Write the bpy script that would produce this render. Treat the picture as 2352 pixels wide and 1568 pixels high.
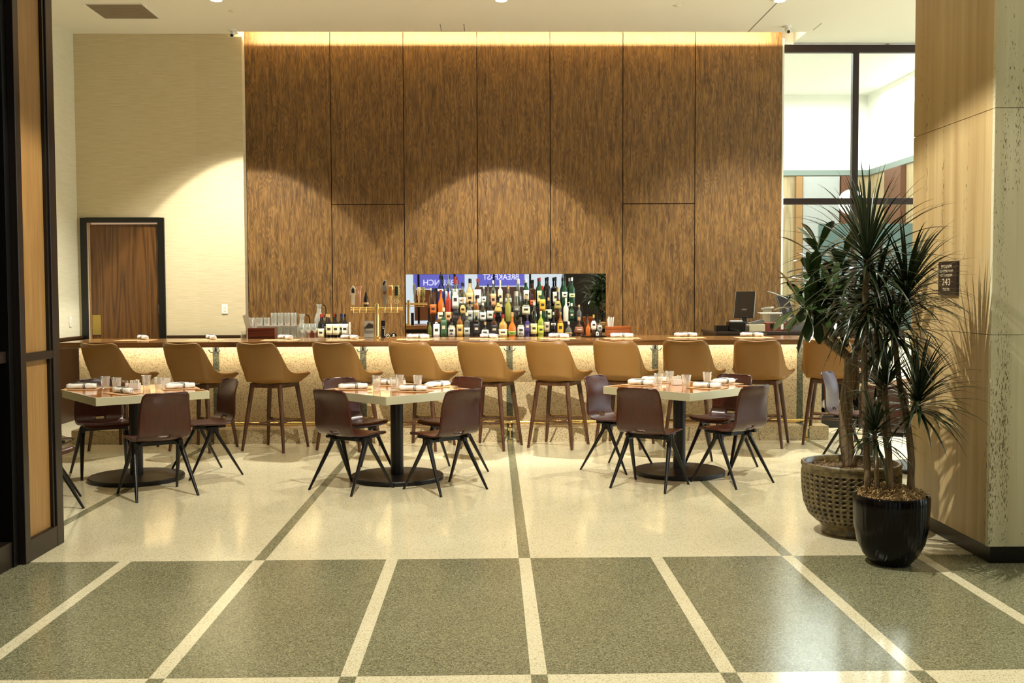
import bpy, bmesh, math, random
from mathutils import Vector, Matrix, noise
random.seed(7)
PI = math.pi; R = math.radians
sc = bpy.context.scene
for o in list(bpy.data.objects): bpy.data.objects.remove(o)
COL = sc.collection

# ---------------------------------------------------------------- camera
cam_d = bpy.data.cameras.new('camera'); cam_d.sensor_width = 36; cam_d.lens = 36*2450/2352; cam_d.clip_end = 200
cam = bpy.data.objects.new('camera', cam_d); COL.objects.link(cam)
yaw, pit, rol = math.atan(46/2450), math.atan(114/2450), 0.004
f = Vector((math.sin(yaw)*math.cos(pit), math.cos(yaw)*math.cos(pit), -math.sin(pit)))
r = Vector((math.cos(yaw), -math.sin(yaw), 0)); u = r.cross(f)
r2 = r*math.cos(rol)-u*math.sin(rol); u2 = u*math.cos(rol)+r*math.sin(rol)
M = Matrix((r2, u2, -f)).transposed().to_4x4(); M.translation = (0, 0, 1.56)
cam.matrix_world = M
sc.camera = cam
# ---------------------------------------------------------------- world, exposure
w = bpy.data.worlds.new('world'); sc.world = w; w.use_nodes = True
w.node_tree.nodes['Background'].inputs[0].default_value = (0.74, 0.85, 0.90, 1)
w.node_tree.nodes['Background'].inputs[1].default_value = 0.5
vs = sc.view_settings
vs.view_transform = 'Standard'; vs.look = 'None'; vs.gamma = 1; vs.use_curve_mapping = False
vs.exposure = -0.80
CEIL = 4.78
WARM = (1.0, 0.95, 0.84)
def area(name, loc, rot, sx, sy, power, color, parent=None, spread=PI):
    l = bpy.data.lights.new(name, 'AREA'); l.shape = 'RECTANGLE'; l.size = sx; l.size_y = sy
    l.energy = power; l.color = color; l.spread = spread
    o = bpy.data.objects.new(name, l); COL.objects.link(o); o.location = loc; o.rotation_euler = rot; o.parent = parent
    return o
def spot(name, loc, power, ang, blend, color, parent=None, rad=0.022):
    l = bpy.data.lights.new(name, 'SPOT'); l.energy = power; l.spot_size = ang; l.spot_blend = blend
    l.color = color; l.shadow_soft_size = rad
    o = bpy.data.objects.new(name, l); COL.objects.link(o); o.location = loc; o.parent = parent
    return o
# daylight from the street windows on the right and behind the camera
area('daylight_right', (9.6, 9.0, 2.6), (0, R(90), 0), 4.0, 8.5, 560, (0.82, 0.94, 1.0))
area('daylight_street', (-.4, -3.95, 2.0), (R(90), 0, 0), 5, 3.0, 60, (0.92, 0.97, 1.0))
area('beyond_fill', (5.4, 17.0, 5.1), (0, 0, 0), 3.4, 4.5, 720, (0.92, 0.98, 1.0))  # added panel under the far ceiling, brightens the room beyond the glass

# ---------------------------------------------------------------- materials
MATS = {}
def srgb(c):
    return tuple(((v/255)/12.92 if v/255 <= .04045 else ((v/255+.055)/1.055)**2.4) for v in c)+(1,)
def mat(name, c, rough=.5, metal=0, emit=0, coat=0, spec=.5, alpha=1, trans=0):
    if name in MATS: return MATS[name]
    m = bpy.data.materials.new(name); m.use_nodes = True
    b = m.node_tree.nodes['Principled BSDF']; col = srgb(c)
    b.inputs['Base Color'].default_value = col; b.inputs['Roughness'].default_value = rough
    b.inputs['Metallic'].default_value = metal; b.inputs['Coat Weight'].default_value = coat
    b.inputs['Specular IOR Level'].default_value = spec
    b.inputs['Transmission Weight'].default_value = trans
    if emit: b.inputs['Emission Color'].default_value = col; b.inputs['Emission Strength'].default_value = emit
    m.diffuse_color = col; MATS[name] = m
    return m
def nodes(m): return m.node_tree.nodes, m.node_tree.links
def N(nt, t, **k):
    n = nt.nodes.new(t)
    for a, v in k.items():
        if a[0] == '_': n.inputs[a[1:].replace('_', ' ')].default_value = v
        else: setattr(n, a, v)
    return n
def ramp(nt, stops, interp='LINEAR'):
    n = nt.nodes.new('ShaderNodeValToRGB'); e = n.color_ramp.elements; n.color_ramp.interpolation = interp
    while len(e) < len(stops): e.new(.5)
    for i, (p, c) in enumerate(stops): e[i].position = p; e[i].color = c
    return n
def coords(nt, scale=(1, 1, 1), rot=(0, 0, 0), loc=(0, 0, 0)):
    t = nt.nodes.new('ShaderNodeTexCoord'); mp = nt.nodes.new('ShaderNodeMapping')
    mp.inputs['Scale'].default_value = scale; mp.inputs['Rotation'].default_value = rot; mp.inputs['Location'].default_value = loc
    nt.links.new(t.outputs['Object'], mp.inputs[0]); return mp
def bump(nt, src, strength, dist=.01):
    b = nt.nodes.new('ShaderNodeBump'); b.inputs['Strength'].default_value = strength; b.inputs['Distance'].default_value = dist
    nt.links.new(src, b.inputs['Height']); nt.links.new(b.outputs[0], nt.nodes['Principled BSDF'].inputs['Normal'])
def wood(name, dark, light, rough=.45, coat=.0, axis='Z', k=1.0, contrast=1.0, ring=3.2, vs_=.055, bmp=.12):
    """plain-sawn veneer: nested growth-ring arches, fibres running along axis"""
    m = mat(name, light, rough, coat=coat); nt = m.node_tree; L = nt.links
    sq = {'Z': (1, 1, vs_), 'X': (vs_, 1, 1), 'Y': (1, vs_, 1)}[axis]
    mp = coords(nt, tuple(s*k for s in sq))
    big = N(nt, 'ShaderNodeTexNoise', _Scale=ring, _Detail=2.5, _Roughness=.5)
    L.new(mp.outputs[0], big.inputs['Vector'])
    mul = N(nt, 'ShaderNodeMath', operation='MULTIPLY'); mul.inputs[1].default_value = 16
    L.new(big.outputs['Fac'], mul.inputs[0])
    fr = N(nt, 'ShaderNodeMath', operation='PINGPONG'); fr.inputs[1].default_value = .5; L.new(mul.outputs[0], fr.inputs[0])
    mp2 = coords(nt, tuple(s*k*(.35 if s < .5 else 1) for s in sq))
    fib = N(nt, 'ShaderNodeTexNoise', _Scale=75, _Detail=4, _Roughness=.7)
    L.new(mp2.outputs[0], fib.inputs['Vector'])
    pore = N(nt, 'ShaderNodeTexNoise', _Scale=28, _Detail=2, _Roughness=.6)
    L.new(mp.outputs[0], pore.inputs['Vector'])
    a1 = N(nt, 'ShaderNodeMath', operation='MULTIPLY_ADD'); a1.inputs[1].default_value = .75*contrast; a1.inputs[2].default_value = -.06
    L.new(fr.outputs[0], a1.inputs[0])
    a2 = N(nt, 'ShaderNodeMath', operation='MULTIPLY_ADD'); a2.inputs[1].default_value = .55; L.new(fib.outputs['Fac'], a2.inputs[0]); L.new(a1.outputs[0], a2.inputs[2])
    a3 = N(nt, 'ShaderNodeMath', operation='MULTIPLY_ADD'); a3.inputs[1].default_value = .65; L.new(pore.outputs['Fac'], a3.inputs[0]); L.new(a2.outputs[0], a3.inputs[2])
    rp = ramp(nt, [(.42, srgb(dark)), (.66, tuple((a+b)/2 for a, b in zip(srgb(dark), srgb(light)))), (.86, srgb(light))])
    L.new(a3.outputs[0], rp.inputs[0]); L.new(rp.outputs[0], nt.nodes['Principled BSDF'].inputs['Base Color'])
    if bmp: bump(nt, fib.outputs['Fac'], bmp, .002)
    return m
def terrazzo(name, base, chip1, chip2, rough, scale=150, amt=.5, coat=0):
    m = mat(name, base, rough, coat=coat); nt = m.node_tree; L = nt.links
    mp = coords(nt)
    v = N(nt, 'ShaderNodeTexVoronoi', _Scale=scale); L.new(mp.outputs[0], v.inputs['Vector'])
    rp = ramp(nt, [(0, srgb(chip1)), (.22*amt+.08, srgb(chip2)), (.32*amt+.12, srgb(base)), (1, srgb(base))], 'CONSTANT')
    sep = N(nt, 'ShaderNodeSeparateColor'); L.new(v.outputs['Color'], sep.inputs[0]); L.new(sep.outputs[0], rp.inputs[0])
    n2 = N(nt, 'ShaderNodeTexNoise', _Scale=1.4, _Detail=4); L.new(mp.outputs[0], n2.inputs['Vector'])
    mx = N(nt, 'ShaderNodeMixRGB', blend_type='MULTIPLY'); mx.inputs[0].default_value = .35
    r2_ = ramp(nt, [(.3, (.72, .70, .62, 1)), (.65, (1, 1, 1, 1))]); L.new(n2.outputs['Fac'], r2_.inputs[0])
    L.new(rp.outputs[0], mx.inputs[1]); L.new(r2_.outputs[0], mx.inputs[2])
    L.new(mx.outputs[0], nt.nodes['Principled BSDF'].inputs['Base Color'])
    n3 = N(nt, 'ShaderNodeTexNoise', _Scale=5, _Detail=3); L.new(mp.outputs[0], n3.inputs['Vector'])
    rr = N(nt, 'ShaderNodeMapRange'); rr.inputs[3].default_value = rough*.7; rr.inputs[4].default_value = rough*1.35
    L.new(n3.outputs['Fac'], rr.inputs[0]); L.new(rr.outputs[0], nt.nodes['Principled BSDF'].inputs['Roughness'])
    return m
def clear(name, tint=(255, 255, 255), gloss=.16, rough=.02, refr_white=0):
    """thin clear glass: tinted see-through with a fresnel sheen"""
    m = bpy.data.materials.new(name); m.use_nodes = True; nt = m.node_tree; nt.nodes.clear()
    out = nt.nodes.new('ShaderNodeOutputMaterial'); mix = nt.nodes.new('ShaderNodeMixShader')
    tr = nt.nodes.new('ShaderNodeBsdfTransparent'); tr.inputs[0].default_value = srgb(tint)
    gl = nt.nodes.new('ShaderNodeBsdfGlossy'); gl.inputs['Roughness'].default_value = rough; gl.inputs[0].default_value = (1, 1, 1, 1)
    lw = nt.nodes.new('ShaderNodeLayerWeight'); lw.inputs[0].default_value = .25
    mr = nt.nodes.new('ShaderNodeMapRange'); mr.inputs[3].default_value = gloss*.4; mr.inputs[4].default_value = min(1, gloss*4)
    nt.links.new(lw.outputs['Facing'], mr.inputs[0]); nt.links.new(mr.outputs[0], mix.inputs[0])
    nt.links.new(tr.outputs[0], mix.inputs[1]); nt.links.new(gl.outputs[0], mix.inputs[2]); 
    last = mix.outputs[0]
    if refr_white:  # white diffuse share stands in for the brightness of repeated refraction
        df = nt.nodes.new('ShaderNodeBsdfDiffuse'); df.inputs[0].default_value = (.95, .95, .92, 1); m2 = nt.nodes.new('ShaderNodeMixShader'); m2.inputs[0].default_value = refr_white
        nt.links.new(last, m2.inputs[1]); nt.links.new(df.outputs[0], m2.inputs[2]); last = m2.outputs[0]
    nt.links.new(last, out.inputs[0])
    MATS[name] = m; return m

cream_floor = terrazzo('cream_terrazzo', (230, 221, 186), (192, 178, 138), (240, 234, 206), .13, 210, .35)
green_floor = terrazzo('green_terrazzo', (136, 134, 104), (98, 98, 74), (166, 164, 130), .20, 190, .9)
bar_stone = terrazzo('bar_terrazzo', (206, 188, 148), (150, 130, 96), (184, 164, 124), .4, 150, .55)
bar_green = terrazzo('bar_green_terrazzo', (92, 94, 74), (62, 64, 50), (122, 122, 96), .4, 120, .8)
wall_wood = wood('wall_veneer', (70, 46, 20), (134, 100, 52), .45, contrast=.62, ring=11, vs_=.13)
door_wood = wood('door_veneer', (62, 38, 16), (104, 68, 30), .35)
counter_wood = wood('counter_wood', (92, 60, 30), (142, 100, 54), .2, .3, axis='X')
table_wood = wood('table_wood', (176, 98, 34), (216, 134, 54), .12, .6, axis='X')
ply = wood('chair_plywood', (56, 22, 11), (74, 31, 16), .30, .0, k=1.6, contrast=.35, bmp=0)
leg_wood = wood('stool_walnut', (54, 32, 16), (92, 58, 32), .35, k=2)
caddy_wood = wood('caddy_wood', (60, 22, 8), (112, 48, 20), .35, axis='X')
light_caddy = wood('light_caddy_wood', (120, 58, 18), (168, 92, 36), .35, axis='X')
trunk_mat = wood('bark', (70, 56, 38), (132, 110, 80), .85, k=3)
panel_wood = wood('screen_panel_wood', (138, 100, 52), (164, 126, 72), .4, k=1.5, contrast=.4)
beyond_wood = wood('far_panel_wood', (150, 128, 94), (186, 164, 126), .4, k=.6)
wainscot_m = mat('dark_wainscot', (58, 38, 18), .35)
black_metal = mat('black_metal', (22, 17, 13), .32, .3)
frame_dark = mat('dark_bronze_frame', (34, 25, 20), .35, .3)
window_frame_m = mat('window_bronze', (52, 40, 36), .4, .5)
table_black = mat('table_black', (24, 20, 18), .38, .2)
black = mat('black', (10, 9, 8), .3)
brass = mat('brass', (240, 212, 140), .24, 1)
edge_brass = mat('table_edge_brass', (216, 208, 172), .45, .4)
leather = mat('tan_leather', (146, 105, 52), .40, spec=.4)
nt = leather.node_tree; nz = N(nt, 'ShaderNodeTexNoise', _Scale=260, _Detail=2); nt.links.new(coords(nt).outputs[0], nz.inputs['Vector']); bump(nt, nz.outputs['Fac'], .15, .001)
ceil_m = mat('ceiling_paint', (238, 237, 224), .85)
white_m = mat('white', (240, 238, 230), .6)
cloth = mat('napkin_cloth', (250, 248, 240), .85)
paper_tan = mat('kraft_paper', (206, 160, 108), .7)
off_white = mat('off_white', (226, 222, 204), .5)
grey_m = mat('grey_plastic', (92, 90, 88), .45)
steel = mat('steel', (190, 188, 182), .25, 1)
mirror_m = mat('mirror_silver', (235, 238, 240), .01, 1)
lamp_white = mat('lamp_diffuser', (255, 250, 236), .5, emit=14)
led = mat('led_strip', (255, 214, 140), .5, emit=9)
globe_m = mat('globe_lamp', (255, 252, 244), .4, emit=5)
glass = clear('clear_glass', (250, 252, 248), .30, .04, .10)
pane_glass = clear('window_glass', (242, 246, 243), .07)

def wallcloth(name, c, c2):
    m = mat(name, c, .85); nt = m.node_tree; L = nt.links
    mp = coords(nt, (1, 1, 20)); n = N(nt, 'ShaderNodeTexNoise', _Scale=4, _Detail=6, _Roughness=.65); L.new(mp.outputs[0], n.inputs['Vector'])
    rp = ramp(nt, [(.3, srgb(c2)), (.62, srgb(c))]); L.new(n.outputs['Fac'], rp.inputs[0])
    # hung in drops 0.9 m wide that differ slightly in tone
    t = N(nt, 'ShaderNodeTexCoord'); s = N(nt, 'ShaderNodeSeparateXYZ'); L.new(t.outputs['Object'], s.inputs[0])
    dv = N(nt, 'ShaderNodeMath', operation='DIVIDE'); dv.inputs[1].default_value = .92; L.new(s.outputs[0], dv.inputs[0])
    fl = N(nt, 'ShaderNodeMath', operation='FLOOR'); L.new(dv.outputs[0], fl.inputs[0])
    wn = N(nt, 'ShaderNodeTexWhiteNoise', noise_dimensions='1D'); L.new(fl.outputs[0], wn.inputs['W'])
    mr = N(nt, 'ShaderNodeMapRange'); mr.inputs[3].default_value = .92; mr.inputs[4].default_value = 1.04; L.new(wn.outputs['Value'], mr.inputs[0])
    mx = N(nt, 'ShaderNodeMixRGB', blend_type='MULTIPLY'); mx.inputs[0].default_value = 1; L.new(rp.outputs[0], mx.inputs[1]); L.new(mr.outputs[0], mx.inputs[2])
    L.new(mx.outputs[0], nt.nodes['Principled BSDF'].inputs['Base Color']); bump(nt, n.outputs['Fac'], .1, .002)
    return m
grasscloth = wallcloth('grasscloth', (218, 204, 168), (202, 186, 146))
side_cloth = wallcloth('side_grasscloth', (228, 224, 198), (218, 212, 182))

def travertine(name, c, c2, hole, hs=110):
    m = mat(name, c, .38); nt = m.node_tree; L = nt.links
    mp = coords(nt, (1, 1, .035)); n = N(nt, 'ShaderNodeTexNoise', _Scale=12, _Detail=5, _Roughness=.6); L.new(mp.outputs[0], n.inputs['Vector'])
    rp = ramp(nt, [(.32, srgb(c2)), (.66, srgb(c))]); L.new(n.outputs['Fac'], rp.inputs[0])
    mp2 = coords(nt, (1, 1, .22)); h = N(nt, 'ShaderNodeTexNoise', _Scale=hs, _Detail=2, _Roughness=.6); L.new(mp2.outputs[0], h.inputs['Vector'])
    mp3 = coords(nt, (1, 1, .05)); g = N(nt, 'ShaderNodeTexNoise', _Scale=9, _Detail=2); L.new(mp3.outputs[0], g.inputs['Vector'])
    mu = N(nt, 'ShaderNodeMath', operation='MULTIPLY'); L.new(h.outputs['Fac'], mu.inputs[0]); L.new(g.outputs['Fac'], mu.inputs[1])
    r3 = ramp(nt, [(.385, (0, 0, 0, 1)), (.42, (1, 1, 1, 1))]); L.new(mu.outputs[0], r3.inputs[0])
    mx = N(nt, 'ShaderNodeMixRGB'); L.new(r3.outputs[0], mx.inputs[0]); L.new(rp.outputs[0], mx.inputs[1]); mx.inputs[2].default_value = srgb(hole)
    L.new(mx.outputs[0], nt.nodes['Principled BSDF'].inputs['Base Color'])
    inv = N(nt, 'ShaderNodeMath', operation='SUBTRACT'); inv.inputs[0].default_value = 1; L.new(r3.outputs[0], inv.inputs[1])
    bump(nt, inv.outputs[0], .5, .004)
    return m
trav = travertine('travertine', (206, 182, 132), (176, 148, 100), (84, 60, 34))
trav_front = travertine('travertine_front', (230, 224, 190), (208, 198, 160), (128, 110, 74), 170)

# ---------------------------------------------------------------- mesh helpers
class MB:
    def __init__(s): s.v = []; s.f = []; s.mi = []; s.m = 0
    def add(s, vs, fs):
        b = len(s.v); s.v += [tuple(v) for v in vs]
        for q in fs: s.f.append(tuple(b+i for i in q)); s.mi.append(s.m)
    def box(s, x0, x1, y0, y1, z0, z1, T=None):
        vs = [Vector((x, y, z)) for z in (z0, z1) for y in (y0, y1) for x in (x0, x1)]
        if T is not None: vs = [T @ v for v in vs]
        s.add(vs, [(0, 2, 3, 1), (4, 5, 7, 6), (0, 1, 5, 4), (2, 6, 7, 3), (0, 4, 6, 2), (1, 3, 7, 5)]); return s
    def lathe(s, prof, n=24, c=(0, 0, 0), T=None, sx=1, sy=1, sq=0):
        """prof: (radius, z) list; closed at radius 0 ends; sq squares the section"""
        vs = []; rings = []
        for rad, z in prof:
            if rad < 1e-6: rings.append([len(vs)]); vs.append(Vector((c[0], c[1], c[2]+z))); continue
            ring = []
            for i in range(n):
                a = 2*PI*i/n; ca, sa = math.cos(a), math.sin(a); k = 1
                if sq: k = 1/((abs(ca)**sq+abs(sa)**sq)**(1/sq))
                ring.append(len(vs)); vs.append(Vector((c[0]+rad*k*ca*sx, c[1]+rad*k*sa*sy, c[2]+z)))
            rings.append(ring)
        fs = []
        for a, b in zip(rings, rings[1:]):
            if len(a) == 1 and len(b) == 1: continue
            for i in range(n):
                j = (i+1) % n
                if len(a) == 1: fs.append((a[0], b[j], b[i]))
                elif len(b) == 1: fs.append((a[i], a[j], b[0]))
                else: fs.append((a[i], a[j], b[j], b[i]))
        if T is not None: vs = [T @ v for v in vs]
        s.add(vs, fs); return s
    def tube(s, pts, rad, n=10, cap=True, flat=1.0):
        pts = [Vector(p) for p in pts]
        rads = rad if isinstance(rad, (list, tuple)) else [rad]*len(pts)
        vs = []; prev = None
        for i, p in enumerate(pts):
            d = (pts[min(i+1, len(pts)-1)]-pts[max(i-1, 0)]).normalized()
            ref = prev if prev is not None else (Vector((0, 0, 1)) if abs(d.z) < .9 else Vector((1, 0, 0)))
            a = (ref-d*ref.dot(d)).normalized(); b = d.cross(a); prev = a
            for k in range(n):
                t = 2*PI*k/n; vs.append(p+a*math.cos(t)*rads[i]+b*math.sin(t)*rads[i]*flat)
        fs = []
        for i in range(len(pts)-1):
            for k in range(n):
                j = (k+1) % n; fs.append((i*n+k, i*n+j, (i+1)*n+j, (i+1)*n+k))
        if cap: fs.append(tuple(range(n-1, -1, -1))); fs.append(tuple((len(pts)-1)*n+k for k in range(n)))
        s.add(vs, fs); return s
    def grid(s, rows, skip=()):
        nr, nc = len(rows), len(rows[0]); vs = [p for row in rows for p in row]
        fs = [(i*nc+j, i*nc+j+1, (i+1)*nc+j+1, (i+1)*nc+j) for i in range(nr-1) for j in range(nc-1) if (i, j) not in skip]
        s.add(vs, fs); return s
    def prism(s, poly, lo, hi, plane='xz', T=None):
        n = len(poly)
        def P(a, b, c): return Vector((a, c, b)) if plane == 'xz' else (Vector((a, b, c)) if plane == 'xy' else Vector((c, a, b)))
        vs = [P(a, b, lo) for a, b in poly]+[P(a, b, hi) for a, b in poly]
        if T is not None: vs = [T @ v for v in vs]
        s.add(vs, [tuple(range(n)), tuple(range(2*n-1, n-1, -1))]+[(i, i+n, (i+1) % n+n, (i+1) % n) for i in range(n)]); return s
    def build(s, name, mats, parent=None, smooth=False, bevel=0, seg=2, solid=0, sub=0, loc=None, angle=35):
        me = bpy.data.meshes.new(name); me.from_pydata(s.v, [], s.f)
        if not isinstance(mats, (list, tuple)): mats = [mats]
        for m in mats: me.materials.append(m)
        if len(mats) > 1:
            for p, i in zip(me.polygons, s.mi): p.material_index = i
        bm = bmesh.new(); bm.from_mesh(me); bmesh.ops.remove_doubles(bm, verts=bm.verts, dist=1e-5)
        if not solid: bmesh.ops.recalc_face_normals(bm, faces=bm.faces)
        bm.to_mesh(me); bm.free()
        if smooth:
            for p in me.polygons: p.use_smooth = True
            if smooth != 'all': me.set_sharp_from_angle(angle=R(angle))
        o = bpy.data.objects.new(name, me); COL.objects.link(o); o.parent = parent
        if loc: o.location = loc
        if solid:
            q = o.modifiers.new('thickness', 'SOLIDIFY'); q.thickness = solid; q.offset = 0
        if sub:
            q = o.modifiers.new('subdivision', 'SUBSURF'); q.levels = sub; q.render_levels = sub
        if bevel:
            q = o.modifiers.new('bevel', 'BEVEL'); q.width = bevel; q.segments = seg; q.limit_method = 'ANGLE'; q.angle_limit = R(40)
        return o
def thing(name, label, cat, loc=(0, 0, 0), rz=0, group=None):
    o = bpy.data.objects.new(name, None); COL.objects.link(o); o.location = loc; o.rotation_euler = (0, 0, rz)
    o.empty_display_size = .1; return tag(o, label, cat, group)
def tag(o, label, cat, group=None):
    o['label'] = label; o['category'] = cat
    if group: o['group'] = group
    return o
def struct(mb, name, mats, **k):
    o = mb.build(name, mats, **k); o['kind'] = 'structure'; return o
def copy_tree(o, parent=None):
    c = o.copy(); COL.objects.link(c); c.parent = parent
    for ch in [x for x in bpy.data.objects if x.parent == o and x is not c]: copy_tree(ch, c)
    return c
def text(s, name, size, m, parent=None, loc=(0, 0, 0), rot=(0, 0, 0), depth=.001, sx=1, align='CENTER'):
    cu = bpy.data.curves.new(name, 'FONT'); cu.body = s; cu.size = size; cu.extrude = depth; cu.align_x = align; cu.align_y = 'CENTER'
    t = bpy.data.objects.new(name+'_curve', cu); COL.objects.link(t)
    dg = bpy.context.evaluated_depsgraph_get(); me = bpy.data.meshes.new_from_object(t.evaluated_get(dg))
    bpy.data.objects.remove(t); me.materials.clear(); me.materials.append(m)
    o = bpy.data.objects.new(name, me); COL.objects.link(o); o.parent = parent; o.location = loc; o.rotation_euler = rot; o.scale = (sx, 1, 1)
    return o

# ---------------------------------------------------------------- room shell
XL, XR, YB, YF = -5.18, 10.0, 13.5, -4.0
SX = lambda n: .185+.775*n
b = MB()
def floor_band(y0, y1, base, strip, idx):
    hw = .034; xs = [XL]; 
    for n in idx: xs += [SX(n)-hw, SX(n)+hw]
    xs.append(XR)
    for i in range(len(xs)-1):
        b.m = base if i % 2 == 0 else strip
        b.add([(xs[i], y0, 0), (xs[i+1], y0, 0), (xs[i+1], y1, 0), (xs[i], y1, 0)], [(0, 1, 2, 3)])
rng = [n for n in range(-8, 13) if XL+.1 < SX(n) < XR-.1]
floor_band(YF, 4.283, 0, 1, rng); floor_band(4.283, 6.19, 1, 0, rng)
floor_band(6.19, 22, 0, 1, [n for n in rng if n % 2 == 0])
fo = struct(b, 'floor', [cream_floor, green_floor])

# ceiling: drywall that stops short of the panelling so a light slot is left
SLOT = 13.40
c = MB(); c.box(XL, XR, YF, SLOT, CEIL, CEIL+.012); c.box(XL, -3.13, SLOT, YB+.02, CEIL, CEIL+.012); c.box(3.94, XR, SLOT, 14.02, CEIL, CEIL+.012)
ceil_cut = struct(c, 'ceiling', ceil_m)
c = MB(); c.box(-3.2, 4.0, SLOT-.35, 13.8, 5.02, 5.06); c.box(-3.2, 4.0, SLOT-.36, SLOT-.34, CEIL+.012, 5.02)
c.box(3.94, 3.96, SLOT-.34, 13.99, CEIL+.013, 5.02); c.box(-3.16, -3.14, SLOT-.34, 13.99, CEIL+.013, 5.02); c.box(3.72, 3.94, 13.97, 13.99, 4.75, 5.02)
struct(c, 'ceiling_light_slot', white_m)
# walls
c = MB(); c.box(XL, -3.125, YB, YB+.3, 0, CEIL)
# door opening cut out of the beige wall
c = MB(); c.box(XL, -5.06, YB, YB+.3, 0, CEIL+.02); c.box(-4.175, -3.125, YB, YB+.3, 0, CEIL+.02); c.box(-5.06, -4.175, YB, YB+.3, 2.45, CEIL+.02)
struct(c, 'wall_back_left', grasscloth)
c = MB(); c.box(-3.125, -3.10, YB+.0, 13.66, 0, CEIL+.2); struct(c, 'trim_1', grasscloth)
c = MB(); c.box(XL-.2, XL, YF, YB+.3, 0, CEIL+.02); struct(c, 'wall_left', side_cloth)
# wood panelling with real joints and the mirror recess
seams = [-3.098, -2.027, -1.106, -.175, .751, 1.678, 2.599, 3.712]
WZ = 13.65; G = .005
c = MB()
mx0, mx1, mz0, mz1 = -1.100, 1.463, .97, 1.789
for i in range(7):
    a, d = seams[i]+G, seams[i+1]-G
    parts = []
    split = 2.676 if i in (1, 5) else None
    if i in (2, 3, 4):
        aa = max(a, mx0); dd = min(d, mx1)
        parts.append((a, d, mz1, 5.0)); parts.append((aa, dd, 0, mz0))
        if d > mx1: parts.append((mx1, d, 0, mz1))
        if a < mx0: parts.append((a, mx0, 0, mz1))
    elif split: parts += [(a, d, 0, split-G), (a, d, split+G, 5.0)]
    else: parts.append((a, d, 0, 5.0))
    for p in parts: c.box(p[0], p[1], WZ, WZ+.03, p[2], p[3])
struct(c, 'wall_back', wall_wood)
c = MB(); c.box(-3.13, 3.71, WZ+.06, WZ+.10, 0, 5.02); struct(c, 'wall_back_core', black)
c = MB(); c.box(3.712, 3.735, WZ-.0, 14.0, 0, 4.76); struct(c, 'trim_2', off_white)
m_ = MB(); m_.box(mx0+.002, mx1-.002, WZ+.022, WZ+.05, mz0+.002, mz1-.002)
tag(m_.build('bar_mirror', mirror_m), 'wide mirror set in the wood wall behind the liquor bottles', 'mirror')
# light strips of the slot
t = MB(); t.box(-3.08, 3.66, SLOT-.18, SLOT-.15, CEIL+.014, CEIL+.03)
st = tag(t.build('cove_light_strip', led), 'warm linear light hidden in the ceiling slot above the wood wall', 'light')
area('cove_light', (.3, SLOT-.12, CEIL+.065), (R(66), 0, 0), 6.7, .02, 300, (1, .74, .40), None)

# dado panelling on the left
c = MB(); c.box(XL, XL+.03, YF, YB, 0, 1.0); c.box(XL, XL+.055, YF, YB, 1.0, 1.03)
struct(c, 'trim_3', wainscot_m)
c = MB(); c.box(-4.08, -3.10, YB-.03, YB, 0, 1.0); c.box(-4.08, -3.10, YB-.055, YB, 1.0, 1.03)
struct(c, 'trim_4', wainscot_m)
# window wall at the right of the panelling with the room beyond
WY = 14.0
c = MB(); c.box(3.735, 8.5, WY, WY+.05, 0, .90); c.box(3.735, 8.5, WY-.06, WY+.08, .90, .93); struct(c, 'wall_window_sill', off_white)
wf = bpy.data.objects.new('window_1', None); COL.objects.link(wf); wf['kind'] = 'structure'
c = MB(); c.box(3.735, 8.5, WY-.03, WY+.05, 4.66, 4.76); c.box(3.735, 8.5, WY-.03, WY+.05, 2.69, 2.77)
for x in (4.765, 5.85, 6.95, 8.05): c.box(x-.04, x+.04, WY-.03, WY+.05, .93, 4.66)
c.build('window_frame', window_frame_m, wf, bevel=.004)
c = MB(); c.box(3.74, 8.5, WY+.005, WY+.012, .93, 4.66); c.build('window_pane', pane_glass, wf)
c = MB(); c.box(8.5, 9.99, WY, WY+.06, 0, CEIL); struct(c, 'wall_window_end', off_white)
# beyond: wall with wood panels and a green-grey picture rail
c = MB(); c.box(3.2, 11, 20, 20.1, 3.80, 5.6); struct(c, 'wall_beyond_upper', white_m)
c = MB(); c.box(3.2, 7.05, 19.9, 20, 0, 3.70); struct(c, 'wall_beyond', beyond_wood)
c = MB(); c.box(3.2, 7.05, 19.86, 19.98, 3.70, 3.80); struct(c, 'trim_5', mat('sage_rail', (126, 136, 128), .5))
c = MB(); c.box(3.0, 3.2, 14.05, 20.1, 0, 5.6); struct(c, 'wall_beyond_left', off_white)
c = MB(); c.box(3.2, 11, 14.06, 20.1, 5.2, 5.24); struct(c, 'ceiling_beyond', white_m)
c = MB(); c.box(3.74, 9.9, 14.03, 14.06, 4.79, 5.2); struct(c, 'trim_6', white_m)
brown_m = mat('rust_wood', (104, 64, 42), .5); tan_wood = mat('tan_wood', (158, 118, 72), .5); greyblue = mat('pale_grey_panel', (172, 172, 168), .5); teal = mat('teal_panel', (112, 134, 136), .4)
for (x0, x1, y0, y1, mm, nm, lb) in [
        (5.66, 5.78, 19.80, 19.895, tan_wood, 'wood_pilaster', 'narrow tan wood pilaster leftmost on the wall seen through the window'),
        (5.80, 6.48, 19.84, 19.895, greyblue, 'wall_panel', 'pale grey wall panel seen through the window left of the globe lamp'),
        (6.50, 6.74, 19.78, 19.895, brown_m, 'wood_pilaster', 'brown wood pilaster seen through the window behind the globe lamp'),
        (6.95, 7.045, 18.1, 18.85, brown_m, 'wood_pilaster', 'rightmost brown wood pilaster, on the side wall seen through the window')]:
    q = MB(); q.box(x0, x1, y0, y1, 0, 3.68); tag(q.build(nm, mm), lb, 'panel')
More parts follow.
